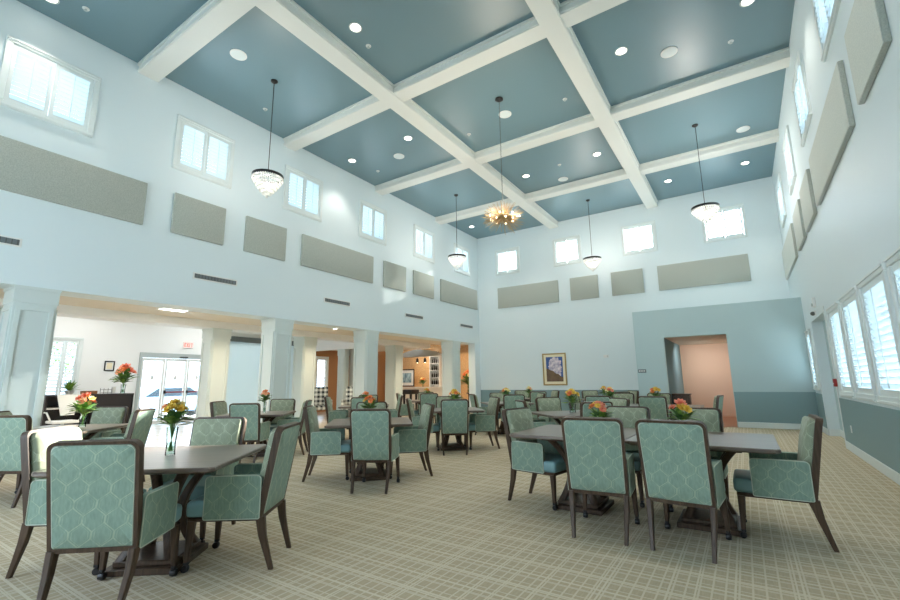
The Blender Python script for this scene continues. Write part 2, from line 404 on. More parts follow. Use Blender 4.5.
for y0, y1 in ((1.88, 2.4), (6.45, 6.94), (9.54, 10.04), (14.22, 14.73)): column(XB + .03, XL, y0, y1, ZH)
for y0, y1 in ((1.9, 2.4), (6.45, 6.95), (9.47, 9.97), (14.03, 14.53)): column(X3 + .03, X2, y0, y1, 2.77)
# corridor, lobby, bar
struct(MB().box(X2, XB, YO, 18.2, 2.96, 3.1).build('ceiling_corridor', M['low_ceiling'], smooth=False))
struct(MB().box(X3, X2, YO, 16.5, 2.77, 3.8).build('wall_lobby_header', M['lobby_white'], smooth=False))
struct(MB().box(XW, X3, YO, 12.4, 3.7, 3.85).build('ceiling_lobby', M['lobby_white'], smooth=False))
ol = MB(); wall_cells(ol, 'x', XW - .2, XW, YO, 12.4, 0, 3.85, [(4.1, 4.82, .75, 2.58), (6.38, 8.6, 0, 2.27)])
struct(ol.build('wall_lobby', M['lobby_white'], smooth=False))
ob = MB(); wall_cells(ob, 'x', XW - .2, XW, 12.55, 18.3, 0, 3.1, [(13.36, 14.03, .5, 2.4)])
struct(ob.build('wall_cafe', M['brown_wall'], smooth=False))
struct(MB().box(XW, X3, 12.4, 12.55, 2.58, 3.85).box(XW, -15.1, 12.4, 12.55, 0, 2.58).build('wall_cafe_header', M['lobby_white'], smooth=False))
column(-13.5, -13.12, 12.36, 12.6, 2.58)
struct(MB().box(XW, X3, 12.55, 16.3, 2.75, 2.9).box(XW, X2, 16.3, 18.3, 3.1, 3.2).build('ceiling_cafe', M['low_ceiling'], smooth=False))
struct(MB().box(XW, -9.48, 18.1, 18.3, 0, 3.1).build('wall_bar', M['tan_wall'], smooth=False))
struct(MB().box(XB - .0, XB + .3, YF + .3, 18.1, 0, 3.1).build('wall_corridor_end', M['hall_tan'], smooth=False))
# arched soffit before the bar
arc = MB(); pts = []
n = 16; xa, xb = -13.95, -11.5
ol_ = [(xa + (xb - xa) * k / n, 2.5 + .26 * (1 - (2 * k / n - 1) ** 2)) for k in range(n + 1)] + [(xb, 2.42), (xa, 2.42)]
arc.loops([[(x, 16.6, z) for x, z in ol_], [(x, 16.8, z) for x, z in ol_]])
struct(arc.build('trim_4', M['grey_wall'], smooth=False))
struct(MB().box(-13.1, -12.5, 12.6, 12.7, 0, 2.58).build('wall_cafe_side', M['grey_wall'], smooth=False))
# glazed vestibule partition
pt = MB().box(-13.26, -13.14, 6.9, 10.55, 2.72, 3.7).build('wall_vestibule', M['lobby_white'], smooth=False); struct(pt)
vb = MB().box(-13.28, -13.12, 6.9, 10.55, 2.56, 2.72).box(-13.28, -13.12, 10.43, 10.55, 0, 2.56).box(-13.28, -13.12, 6.9, 7.0, 0, 2.56).build('window_frame', M['vent_dark'], None, smooth=False)
vw = empty('window_30', (0, 0, 0)); struct(vw); vb.parent = vw
MB().box(-13.205, -13.195, 7.0, 9.15, .02, 2.56).build('glass', M['frost'], vw, smooth=False)
MB().box(-13.205, -13.195, 9.25, 10.43, .02, 2.56).build('glass', M['frost'], vw, smooth=False)
MB().box(-13.24, -13.16, 9.15, 9.25, 0, 2.56).build('mullion', M['trim'], vw, smooth=False)
# outdoors
struct(MB().box(-70, 60, -60, 80, -.5, -.25).build('ground', M['pavement'], smooth=False))

# ------------------------------------------------------------------ windows with louvred shutters
def window(n, axis, face, inward, u0, u1, z0, z1, depth=.3, panels=2, nl=9, tilt=.5, rod=True, cas=.09, split=None):
    # axis 'x': wall plane x=face, u runs along y ; inward = +1/-1 direction into the room
    root = struct(empty('window_%d' % n, (0, 0, 0)))
    def bx(mb, ua, ub, da, db, za, zb, bev=0):
        a, b = sorted((face + inward * da, face + inward * db))
        if axis == 'x': mb.box(a, b, ua, ub, za, zb, bev, seg=1)
        else: mb.box(ua, ub, a, b, za, zb, bev, seg=1)
        return mb
    mb = MB()
    bx(mb, u0, u1, -.02, .035, z1 - cas, z1, .008); bx(mb, u0, u1, -.02, .035, z0, z0 + cas, .008)
    bx(mb, u0, u0 + cas, -.02, .035, z0 + cas, z1 - cas, .008); bx(mb, u1 - cas, u1, -.02, .035, z0 + cas, z1 - cas, .008)
    bx(mb, u0 + .02, u1 - .02, .03, .05, z0 + .02, z0 + .045); bx(mb, u0 + .02, u1 - .02, .03, .05, z1 - .045, z1 - .02)
    mb.build('window_frame', M['trim'], root, smooth=False)
    ua, ub, za, zb = u0 + cas, u1 - cas, z0 + cas, z1 - cas
    g = bx(MB(), ua - .04, ub + .04, -depth + .06, -depth + .07, za - .04, zb + .04); g.build('glass', M['glass'], root, smooth=False)
    pw = (ub - ua) / panels; st = .055
    for k in range(panels):
        a, b = ua + k * pw + .004, ua + (k + 1) * pw - .004
        mb = MB()
        bx(mb, a, a + st, -.015, .015, za, zb); bx(mb, b - st, b, -.015, .015, za, zb)
        rl = .075; bx(mb, a + st, b - st, -.015, .015, za, za + rl); bx(mb, a + st, b - st, -.015, .015, zb - rl, zb)
        sp = mb.build('shutter', M['trim'], root, smooth=False)
        mb = MB(); h = zb - za - 2 * rl; lw = h / nl * 1.02
        for i in range(nl):
            zc = za + rl + h * (i + .5) / nl
            R = Matrix.Rotation(inward * tilt if axis == 'x' else -inward * tilt, 4, 'Y' if axis == 'x' else 'X')
            T = Matrix.Translation((face, (a + b) / 2, zc) if axis == 'x' else ((a + b) / 2, face, zc)) @ R
            L_ = (b - a - 2 * st) / 2
            if axis == 'x': mb.box(-lw / 2, lw / 2, -L_, L_, -.004, .004, mtx=T)
            else: mb.box(-L_, L_, -lw / 2, lw / 2, -.004, .004, mtx=T)
        mb.build('louver', M['shutter'], sp, smooth=False)
        if rod: bx(MB(), (a + b) / 2 - .006, (a + b) / 2 + .006, .03, .042, za + rl + .02, zb - rl - .02).build('tilt_rod', M['trim'], sp, smooth=False)
    return root
wn = 1
for a, b in CL_L: window(wn, 'x', XL, 1, a, b, ZL0, ZL1, .5, nl=11, tilt=-.45); wn += 1
for (a, b), tl in zip(CL_F, (1.3, 1.25, .05, .15)): window(wn, 'y', YF, -1, a, b, ZF0, ZF1, .3, nl=10, tilt=tl); wn += 1
for a, b in CL_R: window(wn, 'x', XR, -1, a, b, ZR0, ZR1, .3, nl=11, tilt=-.3); wn += 1
for a, b in SH_R: window(wn, 'x', XR, -1, a, b, ZS0, ZS1, .3, panels=1, nl=15, tilt=-1.0, cas=.1); wn += 1
window(wn, 'x', XR, -1, 13.2, 13.95, .95, 2.38, .3, panels=1, nl=15, tilt=-.8, cas=.06); wn += 1
window(wn, 'x', XW, 1, 4.05, 4.87, .7, 2.63, .2, panels=2, nl=16, tilt=.6, rod=False); wn += 1
w = window(wn, 'x', XW, 1, 13.31, 14.08, .45, 2.45, .2, panels=1, nl=14, tilt=.3, rod=False); wn += 1

# niche door in the window wall
d1 = struct(empty('door_1', (0, 0, 0)))
MB().box(XR + .2, XR + .24, 10.8, 12.82, .01, 2.48).build('door_leaf', M['wall_blue'], d1, smooth=False)
MB().box(XR - .015, XR, 10.7, 10.8, 0, 2.56).box(XR + .0, XR + .2, 10.8, 10.815, 0, 2.48).build('door_casing', M['trim'], d1, smooth=False)
MB().box(XR + .185, XR + .2, 10.82, 12.8, .0, .14).box(XR, XR + .185, 12.805, 12.82, 0, .14).build('kick_trim', M['trim'], d1, smooth=False)

# glass entrance doors
d2 = struct(empty('door_2', (0, 0, 0)))
MB().box(XW - .08, XW + .04, 6.36, 8.62, 2.13, 2.29).box(XW - .08, XW + .04, 6.36, 6.43, 0, 2.13).box(XW - .08, XW + .04, 8.55, 8.62, 0, 2.13).build('door_frame', M['chrome'], d2, smooth=False)
MB().box(XW + .04, XW + .1, 7.55, 7.8, 2.15, 2.19).build('motion_sensor', M['black'], d2, smooth=False)
for k in range(3):
    a = 6.43 + k * .707; b = a + .707
    lf = MB().box(XW - .04, XW + .01, a + .01, a + .07, .01, 2.12).box(XW - .04, XW + .01, b - .07, b - .01, .01, 2.12).box(XW - .04, XW + .01, a + .07, b - .07, 2.03, 2.12).box(XW - .04, XW + .01, a + .07, b - .07, .01, .14).build('door_leaf', M['white_plastic'], d2, smooth=False)
    MB().box(XW - .02, XW - .012, a + .07, b - .07, .14, 2.03).build('glass', M['glass'], lf, smooth=False)
    if k: 
        MB().box(XW + .02, XW + .05, a + .05, b - .05, 1.0, 1.04).build('push_bar', M['red'], lf, smooth=False)
        MB().box(XW + .012, XW + .06, a + .02, a + .075, .98, 1.08).build('latch', M['black'], lf, smooth=False)
    MB().box(XW - .01, XW - .006, (a + b) / 2 - .05, (a + b) / 2 + .05, 1.42, 1.56).build('notice', M['white_plastic'], lf, smooth=False)

# ------------------------------------------------------------------ wall-mounted things
def plate(name, axis, face, inward, u0, u1, z0, z1, t, m, label, cat, group, bev=.01):
    a, b = sorted((face + inward * .001, face + inward * t)); mb = MB()
    if axis == 'x': mb.box(a, b, u0, u1, z0, z1, bev)
    else: mb.box(u0, u1, a, b, z0, z1, bev)
    return tag(mb.build(name, m), label, cat, group)
PL = [(-.6, 3.45, 'long grey acoustic panel nearest on the colonnade wall, below first window'), (3.95, 5.01, 'square grey acoustic panel just after the longest one on the colonnade wall'),
      (5.5, 6.58, 'square grey acoustic panel below and before the third clerestory window of the colonnade wall'), (7.07, 9.71, 'long grey acoustic panel in the middle of the colonnade wall'),
      (10.21, 11.3, 'narrow grey acoustic panel below the fourth window gap on the colonnade wall'), (11.72, 12.92, 'narrow grey acoustic panel second from the far corner on the colonnade wall'),
      (13.38, 16.1, 'long grey acoustic panel reaching the far corner of the colonnade wall')]
for a, b, l in PL: plate('acoustic_panel', 'x', XL, 1, a, b, 4.23, 5.07, .06, M['panel'], l, 'acoustic panel', 'acoustic panels on the colonnade wall')
for a, b, l in [(-8.28, -5.67, 'long taupe acoustic panel on the end wall beside the bright corner window'), (-5.2, -4.15, 'square taupe acoustic panel on the end wall beside the longer corner panel'),
                (-3.68, -2.6, 'square taupe acoustic panel on the end wall left of the longest one'), (-2.13, .48, 'long taupe acoustic panel on the end wall above the hallway opening')]:
    plate('acoustic_panel', 'y', YF, -1, a, b, 4.22, 5.08, .06, M['panel'], l, 'acoustic panel', 'acoustic panels on the end wall')
for a, b, l in [(4.9, 5.98, 'pale-lit square acoustic panel high on the shuttered wall, closest to us'), (6.45, 9.33, 'large pale-lit acoustic panel high on the shuttered wall, second from us'),
                (9.75, 10.98, 'pale-lit square acoustic panel third along the shuttered wall'), (11.38, 12.57, 'pale-lit square acoustic panel fourth along the shuttered wall'),
                (13.15, 16.2, 'long pale-lit acoustic panel on the shuttered wall beside the far corner')]:
    pn_ = plate('acoustic_panel', 'x', XR, -1, a, b, 4.1, 4.95, .055, M['panel'], l, 'acoustic panel', 'acoustic panels on the shuttered wall')
    MB().box(XR - .06, XR - .0555, a + .008, b - .008, 4.108, 4.942).build('grazing_lit_face', M['panel_grazing_lit'], pn_, smooth=False)  # overlay that paints grazing light onto the panel front
def vent(y0, y1, l):
    o = empty('air_vent', (XL, (y0 + y1) / 2, 3.46), 0, l, 'vent', 'linear vents on the colonnade wall'); hw = (y1 - y0) / 2
    MB().box(.001, .015, -hw, hw, -.07, .07, .004, seg=1).build('vent_frame', M['white_plastic'], o, smooth=False)
    MB().box(.016, .018, -hw + .03, hw - .03, -.045, .045).build('backing', M['vent_dark'], o, smooth=False)
    mb = MB(); comb = []
    for k in range(14):
        y = -hw + .05 + (2 * hw - .1) * k / 13; comb += [(y - .006, .044), (y + .006, .044), (y + .006, -.038)] if k == 13 else [(y - .006, .044), (y + .006, .044), (y + .006, -.038), (-hw + .05 + (2 * hw - .1) * (k + 1) / 13 - .006, -.038)]
    comb += [(hw - .044, -.044), (-hw + .044, -.044)]
    mb.loops([[(.019, a, b) for a, b in comb], [(.024, a, b) for a, b in comb]])
    mb.build('grille', M['bronze'], o, smooth=False)
for a, b, l in [(.9, 1.86, 'linear air vent cut by the picture edge, under the longest grey panel'), (4.46, 5.42, 'linear air vent under the two square panels on the colonnade wall'), (7.88, 8.84, 'linear air vent under the long middle panel of the colonnade wall'),
                (11.32, 12.32, 'linear air vent under the two narrow panels on the colonnade wall'), (14.76, 15.75, 'small linear air vent beside the far corner of the colonnade wall')]: vent(a, b, l)

# framed mountain-sky picture on the end wall
def sky_picture():
    m = mat('painted_sky', lin(60, 90, 150), .5); N, L, b = nodes(m); nt = m.node_tree
    tc = N.new('ShaderNodeTexCoord'); s = N.new('ShaderNodeSeparateXYZ'); L.new(tc.outputs['Object'], s.inputs[0])
    nz = N.new('ShaderNodeTexNoise'); nz.inputs['Scale'].default_value = 5; nz.inputs['Detail'].default_value = 6; L.new(tc.outputs['Object'], nz.inputs['Vector'])
    q1 = math_n(nt, 'POWER', math_n(nt, 'ABSOLUTE', math_n(nt, 'MULTIPLY', math_n(nt, 'ADD', s.outputs[0], -.03), 3.6)), 2.0)
    q2 = math_n(nt, 'POWER', math_n(nt, 'ABSOLUTE', math_n(nt, 'MULTIPLY', math_n(nt, 'ADD', s.outputs[2], -.02), 2.1)), 2.0)
    lump = N.new('ShaderNodeTexNoise'); lump.inputs['Scale'].default_value = 9; lump.inputs['Detail'].default_value = 5; L.new(tc.outputs['Object'], lump.inputs['Vector'])
    c = math_n(nt, 'LESS_THAN', math_n(nt, 'SUBTRACT', math_n(nt, 'ADD', q1, q2), math_n(nt, 'MULTIPLY', lump.outputs[0], 1.5)), .1)
    sky = mixc(nt, c, lin(66, 98, 160), mixc(nt, math_n(nt, 'MULTIPLY_ADD', lump.outputs[0], 3.0, -1.0), lin(150, 140, 170), lin(240, 226, 228)))
    hill = math_n(nt, 'LESS_THAN', math_n(nt, 'ADD', s.outputs[2], math_n(nt, 'MULTIPLY', s.outputs[0], .55)), math_n(nt, 'MULTIPLY_ADD', nz.outputs[0], .16, -.2))
    L.new(mixc(nt, hill, sky, mixc(nt, nz.outputs[0], lin(70, 58, 52), lin(140, 108, 72))), b.inputs['Base Color']); return m
def picture(name, loc, axis, w, h, fw_, mw, mf, mm, art, label, lean=0):
    o = empty(name, loc, 0, label, 'picture')
    mb = MB()
    for (a, b, c, d) in ((-w / 2, w / 2, h / 2 - fw_, h / 2), (-w / 2, w / 2, -h / 2, -h / 2 + fw_), (-w / 2, -w / 2 + fw_, -h / 2 + fw_, h / 2 - fw_), (w / 2 - fw_, w / 2, -h / 2 + fw_, h / 2 - fw_)):
        mb.box(a, b, -.035, -.001, c, d, .006, seg=1)
    mb.build('picture_frame', mf, o, smooth=False)
    MB().box(-w / 2 + fw_, w / 2 - fw_, -.015, -.008, -h / 2 + fw_, h / 2 - fw_).build('mount', mm, o, smooth=False)
    k = fw_ + mw
    MB().box(-w / 2 + k, w / 2 - k, -.018, -.0155, -h / 2 + k, h / 2 - k).build('print', art, o, smooth=False)
    if axis == 'x': o.rotation_euler.z = PI / 2
    return o
picture('framed_picture', (-6.0, YF, 1.67), 'y', .93, 1.2, .05, .09, M['gold_frame'], M['mat_board'], sky_picture(), 'gilt framed picture of a tall cloud over a brown hill on the end wall')
def blue_print():
    return noise_col(mat('blue_print_art', lin(90, 150, 180), .4), lin(40, 90, 120), lin(190, 220, 228), 6, stretch=(2.5, 1, .6))
picture('framed_picture', (-14.3, 17.72, 1.47), 'y', .98, .86, .05, .14, M['black'], M['white_plastic'], blue_print(), 'black framed blue print with white mount standing on the bar counter')
picture('framed_picture', (XW, 5.58, 1.84), 'x', .26, .3, .03, .03, M['black'], M['white_plastic'], M['mat_board'], 'tiny black framed notice on the white lobby wall beside the bouquet')
# room sign on the bay
o = empty('room_sign', (-2.5, YB, 1.49), 0, 'small dark room sign on the pale blue bay beside the hallway opening', 'sign')
MB().box(-.11, .11, -.016, -.001, -.05, .05, .004, seg=1).build('sign_plate', M['vent_dark'], o, smooth=False)
mb = MB()
for k in range(4): mb.box(-.085 + k * .045, -.055 + k * .045, -.018, -.0165, -.015, .02)
mb.build('lettering', M['white_plastic'], o, smooth=False)
# exit sign over the entrance
o = empty('exit_sign', (XW, 7.8, 2.6), 0, 'illuminated exit sign above the glass entrance doors', 'sign')
MB().box(.001, .05, -.17, .17, -.11, .11, .006, seg=1).build('sign_box', M['exit_white'], o, smooth=False)
mb = MB()
def stroke(mb, y, pts):
    for (a, b, c, d) in pts: mb.box(.051, .056, y + a, y + b, c, d)
s_ = .02
stroke(mb, -.14, [(0, s_, -.065, .065), (0, .055, .045, .065), (0, .05, -.01, .01), (0, .055, -.065, -.045)])
for sg in (-1, 1): mb.tube([(.0535, -.065, -.065 * sg), (.0535, -.005, .065 * sg)], .011, 6)
stroke(mb, .02, [(0, s_, -.065, .065)])
stroke(mb, .07, [(0, .065, .045, .065), (.022, .042, -.065, .045)])
mb.build('lettering', M['exit_red'], o, smooth=False)
# small devices
o = empty('fire_alarm_pull', (XR, 10.72, 1.15), 0, 'small red fire alarm pull station beside the wall niche', 'fire alarm')
MB().box(-.05, -.001, -.05, .05, -.07, .07, .008).build('alarm_body', M['red'], o); MB().box(-.06, -.05, -.035, .035, -.03, -.005).build('pull_handle', M['white_plastic'], o, smooth=False)
o = empty('fire_strobe', (XR, 11.7, 2.78), 0, 'white wall strobe above the wall niche', 'strobe')
MB().box(-.05, -.001, -.06, .06, -.1, .1, .01).build('strobe_body', M['white_plastic'], o); MB().box(-.075, -.05, -.03, .03, -.08, -.02, .008).build('strobe_lens', M['chrome'], o)
o = empty('security_camera', (XR, 11.9, 2.58), 0, 'small dome camera on the wall just above the niche', 'camera')
MB().box(-.02, -.001, -.05, .05, -.05, .05, .005).build('bracket', M['white_plastic'], o); MB().ball((-.05, 0, -.01), .045).build('dome', M['bronze'], o)
o = empty('wall_outlet', (XR, 9.95, .4), 0, 'white outlet plate low on the slate blue shuttered wall', 'outlet')
MB().box(-.02, -.0125, -.04, .04, -.06, .06, .004).build('cover_plate', M['white_plastic'], o); MB().box(-.023, -.02, -.017, .017, .01, .04).box(-.023, -.02, -.017, .017, -.04, -.01).build('socket', M['trim'], o, smooth=False)
o = empty('thermostat', (-4.07, YF, 2.08), 0, 'small pale sensor box on the bare stretch of the end wall', 'sensor')
MB().box(-.09, .09, -.03, -.001, -.05, .05, .01).build('sensor_body', M['white_plastic'], o); MB().box(.03, .07, -.034, -.03, -.02, .02).build('sensor_window', M['chrome'], o, smooth=False)

# ------------------------------------------------------------------ ceiling fittings
def downlight(x, y, l, z=H, r=.085, grp='downlights in the teal coffers', power=90, col=(1, .92, .82)):
    o = empty('downlight', (x, y, z), 0, l, 'downlight', grp)
    MB().lathe([(r, -.0015), (r + .03, -.002), (r + .03, -.012), (r + .005, -.014), (r, -.008)], cap=False).build('trim_ring', M['white_plastic'], o)
    MB().lathe([(.0001, -.006), (r, -.006), (r, -.003), (.0001, -.003)], cap=False).build('lens', M['lamp'], o)
    d = bpy.data.lights.new('downlight_beam', 'SPOT'); d.energy = power; d.spot_size = 1.5 if z > 5 else 2.6; d.spot_blend = .6; d.color = col; d.shadow_soft_size = .06
    q = bpy.data.objects.new('downlight_beam', d); COL.objects.link(q); q.location = (0, 0, -.03); q.parent = o
    return o
DL = [(-8.72, 1.6, 'over the first clerestory window beside the colonnade wall'), (-5.08, 4.8, 'single bright downlight in the coffer before the chandelier'), (-1.3, 8.06, 'downlight nearest the second long beam in its coffer'),
      (.72, 8.06, 'downlight by the shuttered wall in the same coffer'), (-6.58, 8.15, 'downlight beside the speaker near the colonnade wall'), (-8.62, 8.17, 'downlight beside the colonnade wall washing between windows'),
      (-2.77, 11.77, 'downlight between the chandelier and the far windows'), (-4.95, 11.88, 'downlight close beyond the chandelier'), (.68, 14.78, 'downlight in the last coffer by the shuttered wall'),
      (-1.37, 14.79, 'downlight in the last coffer beside the second long beam'), (-8.62, 14.8, 'downlight in the last coffer by the colonnade wall'), (-6.55, 14.8, 'downlight in the last coffer beside the first long beam'), (.72, 4.8, 'downlight high above the shutters near us'), (-2.7, 4.8, 'downlight before the chandelier near the second long beam')]
for x, y, l in DL: downlight(x, y, ('white recessed ' + l) if not l.startswith('single') else 'white recessed ' + l)
for x, y, l in [(-7.4, 4.02, 'near the colonnade wall and the closest crystal pendant'), (-7.37, 8.73, 'beside two lit downlights near the colonnade wall'), (-4.05, 8.63, 'next to the chandelier canopy'), (-.54, 8.61, 'beside the downlights near the shuttered wall'), (.64, 12.61, 'by the far pendant near the shuttered wall'), (-4.08, 12.74, 'beyond the chandelier toward the end wall')]:
    o = empty('ceiling_speaker', (x, y, H), 0, 'round white ceiling speaker ' + l, 'speaker', 'round speakers in the ceiling')
    MB().lathe([(.13, -.001), (.15, -.002), (.15, -.014), (.125, -.016)], seg=28).build('bezel', M['white_plastic'], o)
    MB().lathe([(.0001, -.02), (.06, -.0195), (.124, -.0165), (.124, -.01)], seg=28, cap=False).build('grille', mat('speaker_grille', lin(226, 234, 234), .6) if 'spk' not in M else M['spk'], o)
for x, y, l in [(-8.5, 2.0, 'in the coffer above the first clerestory window'), (-5.2, 5.25, 'beside the single bright downlight'), (.46, 8.96, 'by the shuttered wall'), (-2.69, 8.88, 'between chandelier and second long beam'), (-5.19, 8.88, 'between chandelier and first long beam'),
                (-8.45, 9.05, 'above the fourth clerestory window'), (-8.5, 5.34, 'beside the closest crystal pendant'), (-3.85, 11.77, 'in the coffer after the chandelier')]:
    o = empty('sprinkler_head', (x, y, H), 0, 'small white sprinkler head ' + l, 'sprinkler', 'sprinkler heads in the ceiling')
    MB().lathe([(.05, -.001), (.05, -.01), (.02, -.014)], seg=14).build('escutcheon', M['white_plastic'], o); MB().lathe([(.012, -.014), (.012, -.035), (.028, -.037), (.028, -.042)], seg=12).build('deflector', M['chrome'], o)
for k, (x, y) in enumerate([(-10.55, 6.75), (-10.75, 9.7), (-10.5, 12.3), (-10.6, 15.2), (-10.6, 3.3)]):
    downlight(x, y, ['round downlight in the corridor ceiling beside the second column', 'round downlight in the corridor ceiling near the third column', 'round downlight in the corridor ceiling between third and fourth columns', 'round downlight in the corridor ceiling by the last column', 'round downlight in the corridor ceiling behind the first column'][k],
              2.96, .08, 'downlights in the low corridor', 110, (1, .8, .56))
o = empty('ceiling_light_panel', (-10.63, 4.86, 2.96), 0, 'rectangular lit ceiling panel in the corridor behind the first opening', 'ceiling light')
MB().box(-.3, .3, -.3, .3, -.02, -.001, .005, seg=1).build('panel_frame', M['white_plastic'], o, smooth=False); MB().box(-.26, .26, -.26, .26, -.024, -.0205).build('diffuser', M['troffer'], o, smooth=False)
area('corridor_panel_glow', (-10.63, 4.86, 2.92), .5, .5, 25, (1, .95, .85), (0, 0, -1))
for k, (x, y) in enumerate([(-14.3, 4.5), (-14.3, 8.3), (-14.3, .5)]):
    area('lobby_glow', (x, y, 3.66), 1.6, 1.6, 36, (1, .98, .95), (0, 0, -1))
for (x, y, e) in [(-14.0, 14.6, 16), (-13.3, 17.2, 20), (-10.8, 17.2, 14)]:
    area('bar_glow', (x, y, 2.7), .8, .8, e, (1, .84, .66), (0, 0, -1))
area('hallway_glow', (-1.1, 16.3, 2.4), .3, .3, 24, (1, .96, .92), (0, .35, -1))

# crystal pendants
def pendant(x, y, zr, zb, R, l, power=80):
    o = empty('crystal_pendant', (x, y, H), 0, l, 'pendant lamp', 'crystal pendants hanging in the hall')
    MB().lathe([(.07, -.001), (.07, -.02), (.045, -.045), (.012, -.06)], seg=18).build('canopy', M['black'], o)
    mb = MB().tube([(0, 0, -.05), (0, 0, zr - H + .02)], .008, 6)
    mb.build('rod', M['black'], o)
    zc = zr - H
    MB().lathe([(R - .012, -.03), (R + .008, -.03), (R + .008, .03), (R - .012, .03)], (0, 0, zc), 32, cap=False).lathe([(.02, .02), (.03, .03), (.02, .05)], (0, 0, zc), 10).tube([(-R, 0, zc + .02), (R, 0, zc + .02)], .006, 5).tube([(0, -R, zc + .02), (0, R, zc + .02)], .006, 5).build('rim', M['black'], o)
    hh = zr - zb; tiers = 7
    for t in range(tiers):
        fr = t / (tiers - 1); r = (R - .015) * (1 - fr) ** .75 + .012; z = zc - .04 - (hh - .1) * fr
        nC = max(5, int(2 * PI * r / .042)); mb = MB()
        for k in range(nC):
            a = 2 * PI * (k + .5 * (t % 2)) / nC; c = (r * cos(a), r * sin(a), z)
            mb.lathe([(.004, .03), (.017, .012), (.017, -.02), (.003, -.045)], c, 6)
        mb.build('crystal_tier', M['crystal'], o, smooth=False)
    MB().ball((0, 0, zc - hh * .35), .05, sub=2).build('bulb', M['bulb'], o)
    d = bpy.data.lights.new('pendant_glow', 'POINT'); d.energy = power; d.color = (1, .92, .82); d.shadow_soft_size = .14
    q = bpy.data.objects.new('pendant_glow', d); COL.objects.link(q); q.location = (0, 0, zc + .12); q.parent = o
pendant(-7.5, 4.87, 5.3, 4.84, .29, 'crystal bowl pendant hanging closest to the colonnade wall windows near us', 45)
pendant(-7.47, 11.83, 5.27, 4.82, .29, 'crystal bowl pendant hanging near the far end of the colonnade wall', 55)
pendant(-3.92, 14.83, 5.3, 4.85, .29, 'crystal bowl pendant hanging before the middle of the end wall', 50)
pendant(-.36, 11.72, 5.26, 4.86, .29, 'crystal bowl pendant hanging before the brightest window of the end wall', 95)

# burst chandelier
o = empty('burst_chandelier', (-3.91, 8.05, H), 0, 'wide gilt starburst chandelier with glowing bulbs on a long chain', 'chandelier')
MB().lathe([(.09, -.001), (.09, -.02), (.05, -.05), (.014, -.07)], seg=18).build('canopy', M['black'], o)
mb = MB(); zc = 4.64 - H
n = 46
for k in range(n):
    z = -.06 + (zc + .14) * k / n; dz = (zc + .14) / n
    mb.tube([(0 if k % 2 else -.012, -.012 if k % 2 else 0, z), (0, 0, z + dz * .5), (0 if k % 2 else .012, .012 if k % 2 else 0, z + dz)], .006, 5)
mb.build('chain', M['bronze'], o)
MB().ball((0, 0, zc), .12, 1.9, 1.9, .5, 3).lathe([(.02, .16), (.035, .1), (.1, .05)], (0, 0, zc), 12).build('core', M['brass'], o)
mb = MB(); rnd = random.Random(3)
for k in range(230):
    a = rnd.random() * 2 * PI; e = math.asin(rnd.uniform(-.85, .85)); L = rnd.uniform(.82, 1.0)
    d = Vector((cos(a) * cos(e) * .5, sin(a) * cos(e) * .5, sin(e) * .36)); st = Vector((d.x * .35, d.y * .35, d.z * .2))
    mb.tube([st + Vector((0, 0, zc)), d * L + Vector((0, 0, zc))], [.0052, .0032], 4)
mb.build('spoke', M['brass'], o)
for k in range(14):
    a = 2 * PI * k / 14; r = .3 if k % 2 else .22
    MB().ball((r * cos(a), r * sin(a), zc + (.03 if k % 2 else -.04)), .016, 1, 1, 1.3, 2).build('bulb', M['bulb'], o)
d = bpy.data.lights.new('chandelier_glow', 'POINT'); d.energy = 110; d.color = (1, .9, .74); d.shadow_soft_size = .35
q = bpy.data.objects.new('chandelier_glow', d); COL.objects.link(q); q.location = (0, 0, zc + .25); q.parent = o

# ------------------------------------------------------------------ dining chair (faces +y, origin on the floor)
def round_poly(w0, w1, v0, v1, r0, r1, n=5):
    # trapezoid outline in (u, v): half width w0 at the bottom, w1 at the top
    P = [(-w0, v0, r0), (w0, v0, r0), (w1, v1, r1), (-w1, v1, r1)]; out = []
    A = [(-PI, -PI / 2), (-PI / 2, 0), (0, PI / 2), (PI / 2, PI)]
    for (u, v, r), (a0, a1) in zip(P, A):
        su = -1 if u < 0 else 1; sv = -1 if v == v0 else 1
        cx, cv = u - su * r, v - sv * r
        for k in range(n + 1):
            a = a0 + (a1 - a0) * k / n; out.append((cx + r * cos(a), cv + r * sin(a)))
    return out
B0 = Vector((0, -.225, .335)); BT = Vector((0, -.335, .945)); BD = (BT - B0); BL = BD.length; BD.normalize(); BN = Vector((0, BD.z, -BD.y))
def bp(u, v, w): 
    c = .018 * sin(PI * max(0, min(1, v / BL)))       # gentle sabre curve
    return Vector((u, 0, 0)) + B0 + BD * v + BN * (w + c)
